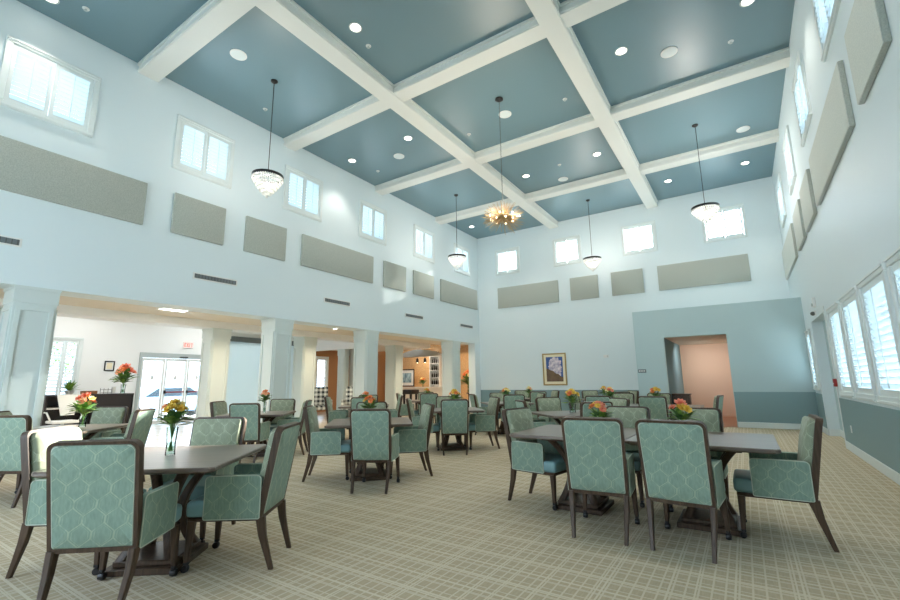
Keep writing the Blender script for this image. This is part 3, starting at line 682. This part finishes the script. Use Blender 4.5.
def make_chair():
    root = empty('dining_armchair', (0, 0, 0))
    s = MB().box(-.236, .236, -.2, .28, .345, .455, .03, seg=3); s.build('seat', M['seat'], root)
    MB().box(-.228, .228, -.215, .262, .318, .346, .006, seg=1).build('seat_frame', M['wood'], root)
    for sx in (-1, 1):
        ol_ = [(y, z) for y, z in round_poly(.19, .19, 0, .285, .012, .03)]
        T = lambda y, z, x: Vector((x + sx * .012 * z, y - .04, .335 + z))
        a, b = sorted((sx * .2, sx * .243))
        lo = [[T(y * .985, .004 + z * .985, a) for y, z in ol_], [T(y, z, a + .006) for y, z in ol_], [T(y, z, b - .006) for y, z in ol_], [T(y * .985, .004 + z * .985, b) for y, z in ol_]]
        am = MB().loops(lo).build('armrest', M['fabric'], root)
        pts = [T(y, z, sx * .243) for y, z in ol_]; MB().tube(pts + [pts[0]], .0035, 5).build('piping', M['piping'], am)
    # back: wooden frame, patterned outer panel, inner cushion
    O_ = round_poly(.236, .245, 0, BL, .02, .05); I_ = round_poly(.215, .225, .024, BL - .018, .012, .038)
    MB().loops([[bp(u, v, -.024) for u, v in O_], [bp(u, v, .022) for u, v in O_], [bp(u, v, .022) for u, v in I_], [bp(u, v, -.024) for u, v in I_], [bp(u, v, -.024) for u, v in O_]], False, False).build('back_frame', M['wood'], root)
    sc = lambda L, k: [(u * k, BL / 2 + (v - BL / 2) * k) for u, v in L]
    pn = MB().loops([[bp(u, v, .0) for u, v in I_], [bp(u, v, -.02) for u, v in I_], [bp(u, v, -.027) for u, v in sc(I_, .97)], [bp(u, v, -.029) for u, v in sc(I_, .5)]], False, True).build('back_panel', M['fabric'], root)
    pts = [bp(u, v, -.023) for u, v in sc(I_, .975)]; MB().tube(pts + [pts[0]], .004, 5).build('piping', M['piping'], pn)
    J_ = round_poly(.208, .218, .13, BL - .022, .012, .036)
    MB().loops([[bp(u, v, .004) for u, v in J_], [bp(u, v, .05) for u, v in J_], [bp(u, v, .062) for u, v in sc(J_, .95)], [bp(u, v, .072) for u, v in sc(J_, .5)]], False, True).build('backrest', M['fabric_inner'], root)
    for sx in (-1, 1):
        MB().post([((sx * .2, -.315, 0), .014, .016), ((sx * .205, -.285, .1), .016, .02), ((sx * .212, -.25, .22), .02, .026), ((sx * .216, -.23, .345), .021, .032)]).build('leg', M['wood'], root)
        fl = MB().post([((sx * .222, .245, .07), .016, .016), ((sx * .216, .24, .2), .02, .021), ((sx * .212, .235, .325), .025, .026)]).build('leg', M['wood'], root)
        cx = sx * .222
        MB().lathe([(.0001, -.018), (.022, -.018), (.026, 0), (.022, .018), (.0001, .018)], seg=14, mtx=Matrix.Translation((cx, .25, .027)) @ Matrix.Rotation(PI / 2, 4, 'Y')).box(cx - .014, cx + .014, .228, .262, .05, .072, .004, seg=1).build('caster', M['black'], fl)
    return root
CHAIR = make_chair(); used = [False]
def chair(x, y, face, label, group, dx=0):
    o = CHAIR if not used[0] else copy_tree(CHAIR); used[0] = True
    o.location = (x, y, 0); o.rotation_euler = (0, 0, face - PI / 2); tag(o, label, 'chair', group); return o

# ------------------------------------------------------------------ dining table
TT = .73
def make_table(S):
    root = empty('dining_table', (0, 0, 0)); h = S / 2; c = .03
    def octo(k, cc): return [(-k + cc, -k), (k - cc, -k), (k, -k + cc), (k, k - cc), (k - cc, k), (-k + cc, k), (-k, k - cc), (-k, -k + cc)]
    MB().loops([[(x, y, TT - .036) for x, y in octo(h - .018, c)], [(x, y, TT - .024) for x, y in octo(h, c)], [(x, y, TT - .006) for x, y in octo(h, c)], [(x, y, TT) for x, y in octo(h - .006, c)]]).build('tabletop', M['tabletop'], root, smooth=False)
    b = .24
    MB().box(-b, b, -b, b, .0, .045, .006, seg=1).box(-b + .04, b - .04, -b + .04, b - .04, .045, .08, .006, seg=1).build('plinth', M['wood'], root)
    MB().box(-.3, .3, -.3, .3, TT - .075, TT - .036, .004, seg=1).build('apron', M['wood'], root)
    for sx in (-1, 1):
        for sy in (-1, 1):
            secs = []
            for k in range(11):
                t = k / 10; z = .08 + (TT - .155) * t
                r = .085 + .12 * abs(2 * (t - .45)) ** 1.8 * (.75 if t < .45 else 1.0)
                w = .036 - .006 * sin(PI * t)
                secs.append(((sx * r, sy * r, z), w, w))
            MB().post(secs).build('leg', M['wood'], root)
    return root
TAB = make_table(1.1); tused = [False]
def table(c, ang, label, grp='square walnut dining tables'):
    o = TAB if not tused[0] else copy_tree(TAB); tused[0] = True
    o.location = (c[0], c[1], 0); o.rotation_euler = (0, 0, ang); return tag(o, label, 'table', grp)

# ------------------------------------------------------------------ flowers
def petal_bloom(mb, c, r, rnd, up_):
    up_ = Vector(up_).normalized(); a = up_.orthogonal().normalized(); b = up_.cross(a)
    for ring, (np_, tilt, L) in enumerate(((7, .25, 1.0), (6, .75, .82), (4, 1.2, .55))):
        for k in range(np_):
            an = 2 * PI * (k + ring * .5) / np_ + rnd.uniform(-.15, .15); d = a * cos(an) + b * sin(an); sd_ = up_.cross(d)
            v = []
            for t, w in ((.05, .12), (.45, .34), (.8, .34), (1.0, .12)):
                p = Vector(c) + d * (r * L * t * cos(tilt)) + up_ * (r * L * (t * sin(tilt) + .15 * t * t))
                v.append((p - sd_ * r * w * L, p + up_ * r * .06, p + sd_ * r * w * L))
            q = [[mb.bm.verts.new(x) for x in row] for row in v]
            for A, B in zip(q, q[1:]):
                for j in range(2): mb.bm.faces.new((A[j], A[j + 1], B[j + 1], B[j]))
    mb.ball(Vector(c) + up_ * r * .12, r * .2, sub=1)
def leaf(mb, base, d, L, w, up_=Vector((0, 0, 1))):
    d = Vector(d).normalized(); s = d.cross(up_)
    s = s.normalized() if s.length > 1e-3 else Vector((1, 0, 0)); n = s.cross(d); rows = []
    for t, k in ((0, .08), (.3, .8), (.6, 1), (.85, .55), (1, .04)):
        p = Vector(base) + d * L * t - n * (-1) * L * .12 * t * t * -1
        rows.append([mb.bm.verts.new(p - s * w * k + n * w * .25 * k), mb.bm.verts.new(p), mb.bm.verts.new(p + s * w * k + n * w * .25 * k)])
    for A, B in zip(rows, rows[1:]):
        for j in range(2): mb.bm.faces.new((A[j], A[j + 1], B[j + 1], B[j]))
def vase_of(c, z, hv, rv, label, grp='clear glass vases on the tables'):
    o = empty('flower_vase', (c[0], c[1], z), 0, label, 'vase', grp)
    MB().lathe([(rv * .8, .001), (rv * .85, .006), (rv * .78, hv * .4), (rv, hv), (rv - .003, hv), (rv * .78 - .003, hv * .4), (rv * .8, .012), (.0001, .012)], seg=20, cap=False).lathe([(.0001, .001), (rv * .8, .001)], seg=20, cap=False).build('glass_body', M['vase_glass'], o)
    MB().lathe([(.0001, .013), (rv * .76, .013), (rv * .74, hv * .45), (.0001, hv * .45)], seg=16, cap=False).build('water', M['water'], o)
    return o
def bouquet(c, z, hv, rv, S, cols, label, seed, nb=9, grp='bouquets on the tables'):
    rnd = random.Random(seed); o = empty('flower_bouquet', (c[0], c[1], z), 0, label, 'flowers', grp)
    st = MB(); lf = MB(); ld = MB(); heads = []
    for k in range(nb):
        if k == 0: d = Vector((0, 0, 1))
        else:
            a = 2.4 * k + rnd.uniform(-.3, .3); e = .3 + .75 * (k / nb); d = Vector((cos(a) * sin(e), sin(a) * sin(e), cos(e)))
        tip = Vector((0, 0, hv + S * .55)) + Vector((d.x * .8, d.y * .8, d.z)) * S * rnd.uniform(.75, .95)
        foot = Vector((-d.x * rv * .5, -d.y * rv * .5, .02)); neck = Vector((d.x * rv * .55, d.y * rv * .55, hv * .98))
        st.tube([foot, neck, (neck + tip) / 2 + Vector((0, 0, .01)), tip], .0028, 5); heads.append((tip, d))
    st.build('stem', M['stem'], o)
    for k in range(40):
        a = rnd.random() * 2 * PI; e = rnd.uniform(.55, 1.6); d = Vector((cos(a) * sin(e), sin(a) * sin(e), cos(e)))
        leaf(lf if k % 2 else ld, Vector((d.x * rv * .7, d.y * rv * .7, hv + S * rnd.uniform(.05, .6))), d, S * rnd.uniform(.75, 1.2), S * rnd.uniform(.16, .26))
    lf.build('leaves', M['leaf'], o); ld.build('leaves', M['leaf_dark'], o)
    for k, (tip, d) in enumerate(heads):
        mb = MB(); petal_bloom(mb, tip, S * rnd.uniform(.27, .36) * (1.35 if k == 0 else 1), rnd, d + Vector((.25, -.5, .2))); mb.build('blossom', M[cols[k % len(cols)]], o)
    return o

# ------------------------------------------------------------------ the table groups
def U(a): return Vector((cos(a), sin(a), 0))
R_ = math.radians
DIA = R_(40)
groups = {
 # name: centre, angle, table phrase, sides used, per-side tweak {side: (dist, lateral, turn)}
 'A': ((-3.67, 1.73), R_(38.3), 'big table with the tall yellow bouquet'),
 'C': ((-7.3, 2.15), DIA, 'table by the reception desk'),
 'D': ((-7.5, 5.01), DIA, 'table before the frosted glass screen'),
 'E': ((-4.38, 4.64), R_(41.8), 'table in the middle of the carpet'),
 'F': ((-4.8, 7.33), R_(40.5), 'table in line with the bar'),
 'G': ((-2.4, 7.25), R_(45), 'table just behind the paired tables'),
 'H': ((-5.0, 10.1), DIA, 'table below the cloud picture'),
 'M': ((-7.5, 7.75), DIA, 'table beside the third column'),
 'Q': ((-7.8, 10.6), DIA, 'table beside the opening to the bar'),
 'N': ((-5.6, 12.9), DIA, 'table nearest the far corner'),
 'P': ((-3.3, 12.7), R_(42), 'table beside the pale blue bay'),
}
for g in groups:
    table(groups[g][0], groups[g][1], 'dark walnut pedestal table, the ' + groups[g][2])
fixed = {'Af': (-3.33, 1.33, 129), 'Ar': (-3.24, 2.06, 216), 'Al': (-4.12, 1.42, 38), 'Ab': (-4.03, 2.14, -57), 'Ef': (-3.9, 4.25, 118), 'El': (-4.82, 4.35, 40), 'Er': (-4.04, 5.01, 228),
    'Eb': (-4.85, 5.12, -52), 'Ff': (-4.51, 6.97, 124), 'Fr': (-4.37, 7.65, 225), 'Df': (-7.04, 4.59, 124), 'Db': (-7.72, 5.58, -50), 'Dl': (-7.92, 4.8, 34), 'Cf': (-6.92, 1.77, 121), 'Cb': (-7.75, 2.6, -54),
    'Cr': (-6.87, 2.55, 224), 'Gb': (-2.85, 7.75, -41), 'Gf': (-2.06, 6.82, 135)}
side_words = {'f': 'with its back to us', 'b': 'facing us', 'l': 'on the bar side', 'r': 'on the shutter side'}
for g in groups:
    rnd = random.Random(g); (cx, cy), ang, phrase = groups[g]
    for sd_ in 'frbl':
        a = {'r': ang, 'l': ang + PI, 'f': ang - PI / 2, 'b': ang + PI / 2}[sd_]
        if g + sd_ in fixed: x, y, fa = fixed[g + sd_]; fa = R_(fa)
        else:
            p = Vector((cx, cy, 0)) + U(a) * (.53 + rnd.uniform(-.02, .05)); x, y, fa = p.x, p.y, a + PI + rnd.uniform(-.08, .08)
        chair(x, y, fa, 'green armchair %s at the %s' % ('sunlit, seen from its side,' if g + sd_ == 'Al' else side_words[sd_], phrase), 'armchairs around the dining tables')
# paired tables by the shutters and the pair behind them
pairs = [('B', (-1.5, 4.7), 'first of the paired tables by the shutters'), ('B', (-.39, 4.7), 'second of the paired tables, next to the shutters'),
         ('K', (-2.4, 9.9), 'first of the two joined tables before the bay'), ('K', (-1.3, 9.9), 'second of the two joined tables before the bay')]
for g, c, ph in pairs: table(c, 0, 'dark walnut pedestal table, the ' + ph)
CH = [(-1.13, 4.1, R_(95), 'with its back to us, left of two at the paired tables'), (-.49, 4.1, R_(85), 'with its back to us, right of two at the paired tables'),
      (.1, 4.66, PI, 'seen from its side at the shutter end of the paired tables'), (-1.9, 4.67, R_(-10), 'seen from its side at the bar end of the paired tables'),
      (-1.2, 5.2, R_(-93), 'facing us behind the first paired table'), (-.5, 5.16, R_(-92), 'facing us behind the second paired table'),
      (-2.5, 9.32, PI / 2 + .1, 'with its back to us at the first joined table'), (-1.45, 9.25, R_(86), 'with its back to us at the second joined table'),
      (-2.41, 10.5, R_(-94), 'facing us behind the first joined table'), (-1.65, 10.5, R_(-93), 'facing us behind the second joined table'), (-.76, 9.8, PI - .1, 'edge on to us at the hallway end of the joined tables'), (-2.95, 9.9, 0, 'edge on to us at the bar end of the joined tables')]
for x, y, a, l in CH: chair(x, y, a, 'green armchair ' + l, 'armchairs around the dining tables')

FL = [('A', (-3.68, 1.74), .21, .04, .115, ('yellow', 'peach', 'yellow', 'cream', 'yellow', 'yellow'), 'tall yellow and peach bouquet on the big table close to us', 13),
      ('B1', (-1.3, 4.75), .1, .04, .125, ('coral', 'yellow', 'yellow', 'coral', 'orange'), 'coral and yellow bouquet on the first paired table', 6),
      ('B2', (-.54, 4.75), .1, .04, .125, ('coral', 'yellow', 'yellow', 'orange'), 'coral and yellow bouquet on the second paired table', 6),
      ('C', (-7.2, 2.3), .14, .045, .17, ('coral', 'peach', 'coral', 'cream'), 'coral bouquet with trailing leaves on the table by the reception desk', 7),
      ('D', (-7.4, 5.05), .2, .03, .12, ('orange', 'coral', 'peach'), 'orange bouquet in a slim vase before the frosted glass screen', 7),
      ('E', (-4.38, 4.62), .13, .045, .13, ('orange', 'yellow', 'orange'), 'yellow and orange bouquet on the middle table', 6),
      ('F', (-4.75, 7.35), .13, .045, .14, ('yellow', 'orange', 'yellow', 'peach'), 'yellow bouquet on the table in line with the bar', 9),
      ('G', (-2.42, 7.3), .14, .06, .14, ('yellow', 'yellow', 'coral', 'orange'), 'yellow bouquet on the table just behind the paired tables', 9),
      ('H', (-5.0, 10.1), .13, .045, .14, ('yellow', 'orange', 'cream'), 'yellow bouquet on the table below the cloud picture', 9),
      ('K1', (-2.45, 9.9), .13, .045, .14, ('yellow', 'cream', 'coral'), 'small pale bouquet on the first joined table', 8),
      ('K2', (-1.55, 9.9), .13, .045, .14, ('yellow', 'orange', 'yellow'), 'small yellow bouquet on the second joined table', 8),
      ('M', (-7.5, 7.75), .13, .045, .12, ('peach', 'orange'), 'peach bouquet on the table beside the third column', 7),
      ('Q', (-7.8, 10.6), .13, .045, .13, ('yellow', 'orange'), 'golden bouquet on the table beside the opening to the bar', 7),
      ('N', (-5.6, 12.9), .13, .045, .13, ('cream', 'peach'), 'cream bouquet on the table against the far corner', 7),
      ('P', (-3.3, 12.7), .13, .045, .13, ('yellow', 'peach'), 'pale bouquet on the table close to the bay', 7)]
for i, (g, c, hv, rv, S, cols, l, nb) in enumerate(FL):
    vase_of(c, TT, hv, rv, 'glass vase of the ' + l)
    bouquet(c, TT + .013, hv - .013, rv, S, cols, l, 20 + i, nb)

# ------------------------------------------------------------------ reception and lounge
o = empty('reception_desk', (-14.0, 4.5, 0), 0, 'dark reception desk with open shelf before the white lobby wall', 'desk')
MB().box(-.35, .35, -.9, .9, 1.0, 1.05, .006, seg=1).build('desktop', M['espresso'], o, smooth=False)
MB().box(.28, .33, .02, .9, .0, 1.0).build('front_panel', M['espresso'], o, smooth=False)
MB().box(-.3, .33, -.9, -.86, 0, 1.0).box(-.3, .33, .86, .9, 0, 1.0).box(-.3, .28, .0, .02, 0, 1.0).build('side_panel', M['espresso'], o, smooth=False)
MB().box(-.3, .33, -.86, 0, .72, .75).build('shelf', M['white_plastic'], o, smooth=False)
MB().box(-.33, -.3, -.9, .9, 0, 1.0).build('back_panel', M['espresso'], o, smooth=False)
o = empty('office_chair', (-12.9, 3.75, 0), 0, 'white office chair standing before the reception desk', 'chair')
MB().box(-.24, .24, -.24, .24, .44, .5, .02).build('seat', M['white_plastic'], o)
MB().loops([[(x, y, z) for x, y, z in ((-.05 - .06 * k, -.12 - .09 * k, .62 + .45 * k), (-.05 - .06 * k, .12 + .09 * k, .62 + .45 * k), (-.08 - .06 * k, .12 + .09 * k, .62 + .45 * k), (-.08 - .06 * k, -.12 - .09 * k, .62 + .45 * k))] for k in (0, .5, 1)]).build('backrest', M['white_plastic'], o).location = (.3, 0, 0)
for sy in (-1, 1): MB().tube([(.15, sy * .24, .47), (.15, sy * .3, .6), (0, sy * .3, .68), (-.18, sy * .29, .68)], .018, 8).build('armrest', M['white_plastic'], o)
MB().lathe([(.03, .06), (.03, .44)], seg=10).build('post', M['chrome'], o)
for k in range(5):
    a = 2 * PI * k / 5; MB().tube([(0, 0, .1), (.26 * cos(a), .26 * sin(a), .06)], .016, 6).build('foot', M['white_plastic'], o)
    MB().ball((.26 * cos(a), .26 * sin(a), .028), .028).build('caster', M['black'], o)
o = empty('potted_plant', (-14.1, 4.15, 1.05), 0, 'small bushy green plant in a white pot on the reception desk', 'plant')
MB().lathe([(.07, .001), (.1, .1), (.09, .1), (.07, .02)], seg=16).build('pot', M['white_plastic'], o)
mb = MB(); rnd = random.Random(9)
for k in range(90):
    a = rnd.random() * 2 * PI; e = rnd.uniform(.1, 1.4); leaf(mb, (0, 0, .09), (cos(a) * sin(e), sin(a) * sin(e), cos(e)), rnd.uniform(.18, .3), .018)
mb.build('foliage', M['leaf'], o)
tag(MB().box(-14.2, -14.0, 4.4, 4.7, 1.051, 1.13, .004, seg=1).build('document_tray', M['cardboard']), 'brown file box on the reception desk beside the plant', 'box')
vase_of((-14.05, 5.28), 1.05, .24, .06, 'tall clear vase of the large bouquet on the reception desk', None)
bouquet((-14.05, 5.28), 1.063, .23, .06, .3, ('coral', 'orange', 'peach', 'coral'), 'large coral and green bouquet on the reception desk', 77, 12, None)
o = empty('paper_cup', (-14.0, 4.88, 1.0501), 0, 'white cup on the dark reception desk', 'cup'); o.location.y = 5.05
MB().lathe([(.04, .001), (.05, .16), (.045, .16), (.036, .01)], seg=14).build('cup_body', M['white_plastic'], o); MB().lathe([(.052, .16), (.052, .175), (.03, .18)], seg=14).build('lid', M['white_plastic'], o)
o = empty('letter_tray', (-14.0, 4.8, 1.0502), 0, 'black wire letter tray on the reception desk', 'letter tray'); o.location.y = 5.2 - .42 + .1
for z in (.02, .1): MB().box(-.12, .12, -.09, .09, z, z + .008).build('tray', M['black'], o, smooth=False)
for sx in (-1, 1):
    for sy in (-1, 1): MB().tube([(sx * .11, sy * .085, .001), (sx * .11, sy * .085, .14)], .005, 5).build('post', M['black'], o)
# checked lounge chairs beyond the colonnade
def lounge(x, y, rz, l):
    o = empty('lounge_chair', (x, y, 0), rz, l, 'chair', 'checked lounge chairs')
    MB().box(-.3, .3, -.28, .32, .3, .46, .04).build('seat', M['check'], o)
    MB().box(-.3, .3, -.36, -.24, .3, 1.12, .04).build('backrest', M['check'], o)
    for sx in (-1, 1):
        MB().box(sx * .36 - .06, sx * .36 + .06, -.3, .3, .28, .66, .03).build('armrest', M['check'], o)
        for sy in (-1, 1): MB().post([((sx * .3, sy * .25, 0), .014, .014), ((sx * .3, sy * .25, .3), .024, .024)]).build('leg', M['black'], o)
lounge(-13.1, 11.2, -2.2, 'black and white checked lounge chair beyond the third column, by the cafe window')
lounge(-12.1, 11.9, -2.4, 'black and white checked lounge chair half hidden beside the third column')
lounge(-14.4, 11.6, -1.9, 'black and white checked lounge chair deeper in the lobby')
# bar
o = empty('bar_counter', (-13.2, 17.7, 0), 0, 'white topped bar counter along the tan wall', 'counter')
MB().box(-1.6, 1.5, -.3, .39, .96, 1.02, .006, seg=1).build('countertop', M['white_stone'], o, smooth=False); MB().box(-1.55, 1.45, -.2, .39, 0, .96).build('cabinet', M['low_ceiling'], o, smooth=False)
for k, x in enumerate((-13.0, -12.55)):
    o = empty('bar_pendant', (x, 16.9, 3.1), 0, ['small black bar pendant beside the blue print', 'small black bar pendant nearer the bottle shelf'][k], 'pendant lamp', 'bar pendants')
    MB().tube([(0, 0, -.001), (0, 0, -.76)], .006, 5).build('cord', M['black'], o)
    MB().lathe([(.02, -.72), (.06, -.78), (.075, -.94), (.07, -.94), (.055, -.79)], seg=16).build('lamp_shade', M['black'], o); MB().ball((0, 0, -.92), .04).build('bulb', M['bulb'], o)
o = empty('bottle_shelf', (-12.6, 17.9, 0), 0, 'tall white shelf of dark bottles at the end of the bar', 'shelf')
MB().box(-.3, -.26, -.18, .19, 1.02, 2.6).box(.26, .3, -.18, .19, 1.02, 2.6).box(-.26, .26, .16, .19, 1.02, 2.6).build('carcass', M['white_plastic'], o, smooth=False)
for k in range(5): MB().box(-.26, .26, -.18, .16, 1.1 + k * .34, 1.13 + k * .34).build('shelf_board', M['white_plastic'], o, smooth=False)
bt = MB().lathe([(.035, .001), (.036, .14), (.013, .18), (.013, .23), (.0001, .23)], seg=10).build('bottle', M['bottle']); first = True
rows_ = ['bottom', 'second', 'third', 'fourth', 'top']; pos_ = ['at the bar side', 'second from the bar side', 'second from the column side', 'at the column side']
for k in range(5):
    for j in range(4):
        q = bt if first else bt.copy()
        if not first: COL.objects.link(q)
        first = False; q.location = (-12.78 + j * .12, 17.82, 1.13 + k * .34); tag(q, 'dark bottle on the %s board of the white bar shelf, %s' % (rows_[k], pos_[j]), 'bottle', 'bottles on the bar shelf')
vase_of((-13.2, 17.6), 1.02, .12, .05, 'small vase of the dry bouquet on the bar counter', None)
bouquet((-13.2, 17.6), 1.033, .11, .05, .2, ('cream', 'orange'), 'loose brown and cream bouquet on the bar counter', 91, 8, None)
o = empty('black_console', (-12.9, 16.1, 0), 0, 'black glossy console with thick legs before the bar counter', 'table')
MB().box(-.5, .4, -.3, .3, .72, .92, .03).build('table_body', M['black'], o); 
for sx in (-.4, .3):
    for sy in (-.2, .2): MB().post([((sx, sy, 0), .03, .03), ((sx, sy, .72), .05, .05)]).build('leg', M['black'], o)
o = empty('plant_stand', (-10.35, 17.2, 0), 0, 'slim black stand carrying the tall orange arrangement', 'stand')
MB().lathe([(.16, .001), (.16, .02), (.03, .05), (.025, .7), (.12, .74), (.12, .76)], seg=16).build('pedestal', M['black'], o)
vase_of((-10.35, 17.2), .76, .3, .07, 'vase of the tall orange arrangement near the far corner', None)
bouquet((-10.35, 17.2), .775, .29, .07, .38, ('orange', 'orange', 'cream', 'orange'), 'tall orange arrangement near the far corner behind the last column', 93, 14, None)
# host cabinet in the hallway mouth
o = empty('host_cabinet', (-1.6, 14.6, 0), 0, 'small dark wood cabinet standing inside the hallway opening', 'cabinet')
MB().box(-.22, .22, -.18, .18, .06, .8, .005, seg=1).build('cabinet_body', M['wood'], o, smooth=False); MB().box(-.24, .24, -.2, .2, .8, .83, .005, seg=1).build('cabinet_top', M['wood'], o, smooth=False)
MB().box(-.2, .2, -.195, -.181, .1, .76).build('door', M['wood'], o, smooth=False)
for sx in (-1, 1): MB().box(sx * .17 - .02, sx * .17 + .02, -.15, .15, 0, .06).build('foot', M['black'], o, smooth=False)

# ------------------------------------------------------------------ outdoors beyond the glass
o = empty('parked_car', (-22.5, 10.2, -.25), R_(80), 'pale blue car parked outside the glass entrance doors', 'car')
prof = [(-2.1, .35), (-2.15, .7), (-1.9, .9), (-1.1, .98), (-.55, 1.42), (.75, 1.45), (1.4, 1.0), (2.0, .92), (2.15, .65), (2.1, .35)]
paint = mat('pale_blue_car_paint', lin(140, 170, 196), .25, spec=.6)
MB().loops([[(x, -.85, z) for x, z in prof], [(x, .85, z) for x, z in prof]]).build('car_body', paint, o, smooth=False)
gl = mat('dark_car_glass', lin(40, 50, 58), .1)
for sy in (-1, 1):
    g = [(-1.0, 1.0), (-.52, 1.36), (.72, 1.39), (1.25, 1.02)]
    MB().loops([[(x, sy * .851, z) for x, z in g], [(x, sy * .858, z) for x, z in g]]).build('side_window', gl, o, smooth=False)
    for x in (-1.35, 1.35):
        MB().lathe([(.0001, -.1), (.3, -.1), (.33, -.07), (.33, .07), (.3, .1), (.0001, .1)], seg=20, mtx=Matrix.Translation((x, sy * .8, .33)) @ Matrix.Rotation(PI / 2, 4, 'X'), cap=False).build('wheel', M['black'], o)
for k, (tx, ty, hgt, lab) in enumerate([(-20.5, 6.3, 4.2, 'small leafy tree outside the lobby window'), (-24, 4.2, 5.0, 'taller leafy tree further out beyond the lobby window')]):
    o = empty('tree', (tx, ty, -.25), 0, lab, 'tree', 'trees outside the lobby'); rnd = random.Random(40 + k)
    MB().tube([(0, 0, 0), (.04, .02, hgt * .35), (-.03, .04, hgt * .7)], [.1, .075, .03], 8).build('trunk', M['wood'], o)
    for part, mm in (('foliage', M['leaf']), ('foliage', M['leaf_dark'])):
        mb = MB()
        for q in range(420):
            a = rnd.random() * 2 * PI; e = rnd.uniform(-1, 1); r = hgt * .3 * rnd.random() ** .4; c = math.sqrt(1 - e * e)
            leaf(mb, (r * c * cos(a), r * c * sin(a), hgt * .68 + r * e), (rnd.uniform(-1, 1), rnd.uniform(-1, 1), rnd.uniform(-.6, .6)), rnd.uniform(.14, .24), .045)
        mb.build(part, mm, o)
